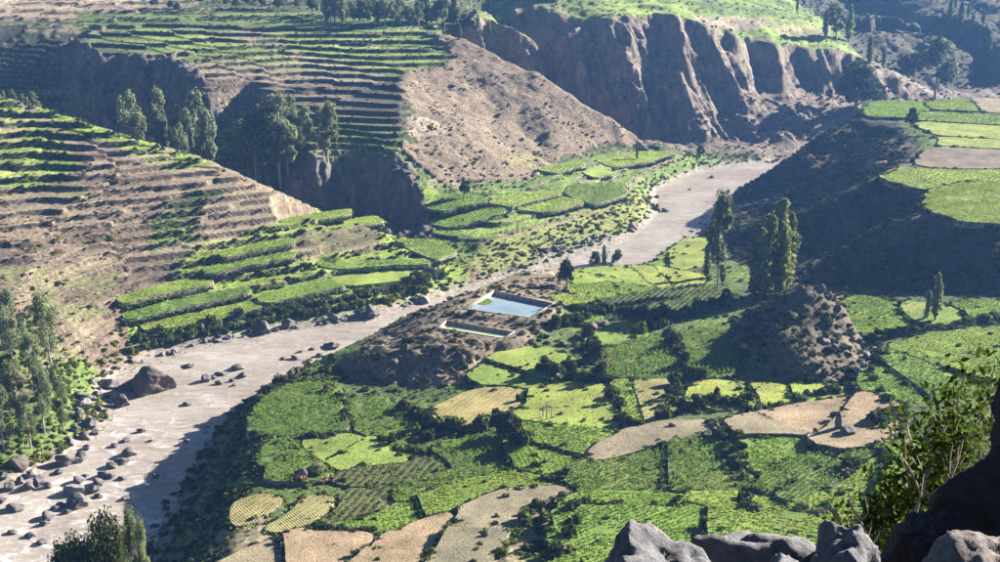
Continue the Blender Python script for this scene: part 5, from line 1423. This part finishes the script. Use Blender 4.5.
fg_rock(660, 597, 4.35, (.40, .26, .31), 901, "grey_stone", "pale grey rock with a bright left face, leftmost in front", (0, .12, .3))
fg_rock(745, 600, 4.5, (.42, .26, .27), 905, "grey_stone", "dark hollowed grey rock right of the leftmost one", (.1, .16, -.2))
fg_rock(788, 592, 4.1, (.22, .15, .19), 912, "grey_stone", "small pale rock wedged between the front rocks", (0, 0, .5))
fg_rock(836, 582, 4.3, (.19, .17, .26), 917, "grey_stone", "upright dark grey rock with a lit right edge", (0, .25, .1))
fg_rock(738, 590, 3.85, (.10, .10, .10), 919, "pink_stone", "small brownish stone before the hollowed rock", (0, 0, .5))
fg_rock(985, 583, 3.9, (.235, .2, .21), 923, "pink_stone", "coarse pinkish rock in the bottom right corner", (0, .1, .4), rough=.24)
fg_rock(1040, 560, 3.7, (.16, .16, .17), 929, "pink_stone", "pinkish rock cut by the right edge", (0, 0, .2))
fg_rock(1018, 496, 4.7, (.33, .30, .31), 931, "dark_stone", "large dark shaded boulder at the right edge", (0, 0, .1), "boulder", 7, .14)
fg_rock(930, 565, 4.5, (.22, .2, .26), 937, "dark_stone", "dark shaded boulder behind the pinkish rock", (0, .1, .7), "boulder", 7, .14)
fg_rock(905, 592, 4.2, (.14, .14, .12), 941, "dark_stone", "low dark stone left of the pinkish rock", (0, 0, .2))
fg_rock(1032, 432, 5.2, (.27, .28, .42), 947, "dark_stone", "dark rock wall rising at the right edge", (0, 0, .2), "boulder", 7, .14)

# leafy shrub in front of the valley
leaf_mat("shrub_leaf", (.075, .11, .02), .6, .4, (1.15, 1.05, .7)); simple_mat("twig", (.30, .25, .18), .3, 20, .9, .3, 30, .01)
def ray(px_, py_, t):
    cx = (px_ - CXP) / F; cy = (CYP - py_) / F
    return np.array([cx * t, (cp + sp_ * cy) * t, CAMZ + (-sp_ + cp * cy) * t])
def leaf_shape(c, d, nrm, l, w):
    s = np.cross(d, nrm); s /= np.linalg.norm(s) + 1e-9; n2 = np.cross(s, d)
    return [c, c + d * l * .35 + s * w - n2 * l * .04, c + d * l * .75 + s * w * .75 - n2 * l * .02, c + d * l - n2 * l * .12, c + d * l * .75 - s * w * .75 - n2 * l * .02, c + d * l * .35 - s * w - n2 * l * .04]
r = np.random.default_rng(77)
tips = [(993, 350), (968, 372), (975, 400), (950, 392), (930, 405), (912, 402), (920, 428), (945, 420), (902, 455), (898, 430), (885, 470), (870, 505), (880, 520), (862, 530), (858, 520), (895, 500), (925, 468), (940, 450), (915, 485), (905, 515), (935, 436),
        (965, 430), (955, 410), (890, 535), (875, 548), (910, 540), (868, 492), (985, 380), (998, 400), (925, 500), (900, 478), (842, 520), (988, 420), (940, 470), (1005, 372)]
SV, SF, LV = [], [], []
for tx, ty in tips:
    t = r.uniform(5.6, 6.9); e = ray(tx, ty, t)
    rootp = ray(920 + r.normal() * 22, 600 + r.normal() * 10, 6.2 + .2 * r.normal())
    pts_ = [rootp + (e - rootp) * k + r.normal(size=3) * .035 * (k > 0) + np.array([0, 0, .22 * math.sin(k * math.pi) * .5]) for k in np.linspace(0, 1, 7)]
    tube(SV, SF, pts_, .011, .003, 5)
    for k in range(95):
        kk = 1 - .60 * r.random() ** 1.5; i = min(5, int(kk * 6)); u = kk * 6 - i
        c = pts_[i] * (1 - u) + pts_[i + 1] * u + r.normal(size=3) * .045
        d = r.normal(size=3) + (e - rootp) * .4 + np.array([0, 0, .3]); d /= np.linalg.norm(d)
        nn = r.normal(size=3) * .6 + np.array([0, 0, 1.]); l = r.uniform(.028, .058)
        LV.append(leaf_shape(c, d, nn, l, l * .24))
b0 = ray(920, 600, 6.2)
root = empty("leafy_shrub", tuple(b0))
me = mesh_np("branches", np.array(SV) - b0, np.array(SF), ["twig"], True); link("branches", me, root)
LVa = np.array(LV).reshape(-1, 3) - b0; k = np.arange(len(LVa)).reshape(-1, 6)
me = mesh_np("leaves", LVa, np.concatenate([k[:, [0, 1, 2, 5]], k[:, [5, 2, 3, 4]]]), ["shrub_leaf"]); tag(link("leaves", me, root), kind="stuff")
tag(root, "leafy yellow green shrub with thin branches beside the dark boulders", "shrub")
SV, SF = [], []
for pl_ in ([(905, 462), (914, 478), (921, 494), (917, 512)], [(830, 508), (845, 530), (865, 545), (888, 558)], [(962, 440), (957, 462), (950, 480), (948, 500)], [(848, 500), (860, 520), (872, 545), (880, 570)]):
    pts_ = [ray(a, b2, 5.5) for a, b2 in pl_]; tube(SV, SF, pts_, .007, .004, 6)
    for q_ in pts_[:-1]:
        e = q_ + np.array([r.normal() * .09, r.normal() * .06, .10 + .06 * r.random()]); tube(SV, SF, [q_, (q_ + e) / 2 + r.normal(size=3) * .02, e], .003, .0015, 4)
tag(link("bare_branches", mesh_np("bare_branches", np.array(SV) - b0, np.array(SF), ["twig"], True), root), "pale leafless twigs in front of the leaves")

# ------------------------------------------------------------------ haze
hz = bpy.data.materials.new("haze"); hz.use_nodes = True; nt = hz.node_tree; nt.nodes.clear()
out = node(nt, "ShaderNodeOutputMaterial"); pv = node(nt, "ShaderNodeVolumePrincipled")
pv.inputs["Color"].default_value = (.22, .48, 1.0, 1); pv.inputs["Density"].default_value = 0.00014; pv.inputs["Anisotropy"].default_value = .2
nt.links.new(pv.outputs[0], out.inputs["Volume"])
V = np.array([(x, y, z) for z in (-6, 118) for y in (-60, 960) for x in (-640, 640)], float)
me = mesh_np("haze", V, np.array([(0, 2, 3, 1), (4, 5, 7, 6), (0, 1, 5, 4), (2, 6, 7, 3), (0, 4, 6, 2), (1, 3, 7, 5)]))
me.materials.append(hz); tag(link("haze", me), "thin blue haze filling the valley", kind="stuff")

# ------------------------------------------------------------------ things that look alike are told apart by their order in the picture
ORD = ["first", "second", "third", "fourth", "fifth", "sixth", "seventh", "eighth", "ninth", "tenth", "eleventh", "twelfth", "thirteenth", "fourteenth", "fifteenth", "sixteenth", "seventeenth", "eighteenth", "nineteenth"]
TENS = {20: ("twentieth", "twenty"), 30: ("thirtieth", "thirty"), 40: ("fortieth", "forty"), 50: ("fiftieth", "fifty")}
def ordinal(i):
    if i < 20: return ORD[i - 1]
    t = i // 10 * 10
    return TENS[t][0] if i == t else TENS[t][1] + "-" + ORD[i - t - 1]
same = {}
for o in COL.objects:
    if o.parent is None and "category" in o: same.setdefault(o["label"], []).append(o)
for l, os_ in same.items():
    if len(os_) > 1:
        os_.sort(key=lambda o: float(proj(o.location.x, o.location.y, o.location.z)[0]))
        for i, o in enumerate(os_): o["label"] = f"{l}, {ordinal(i + 1)} from the left"
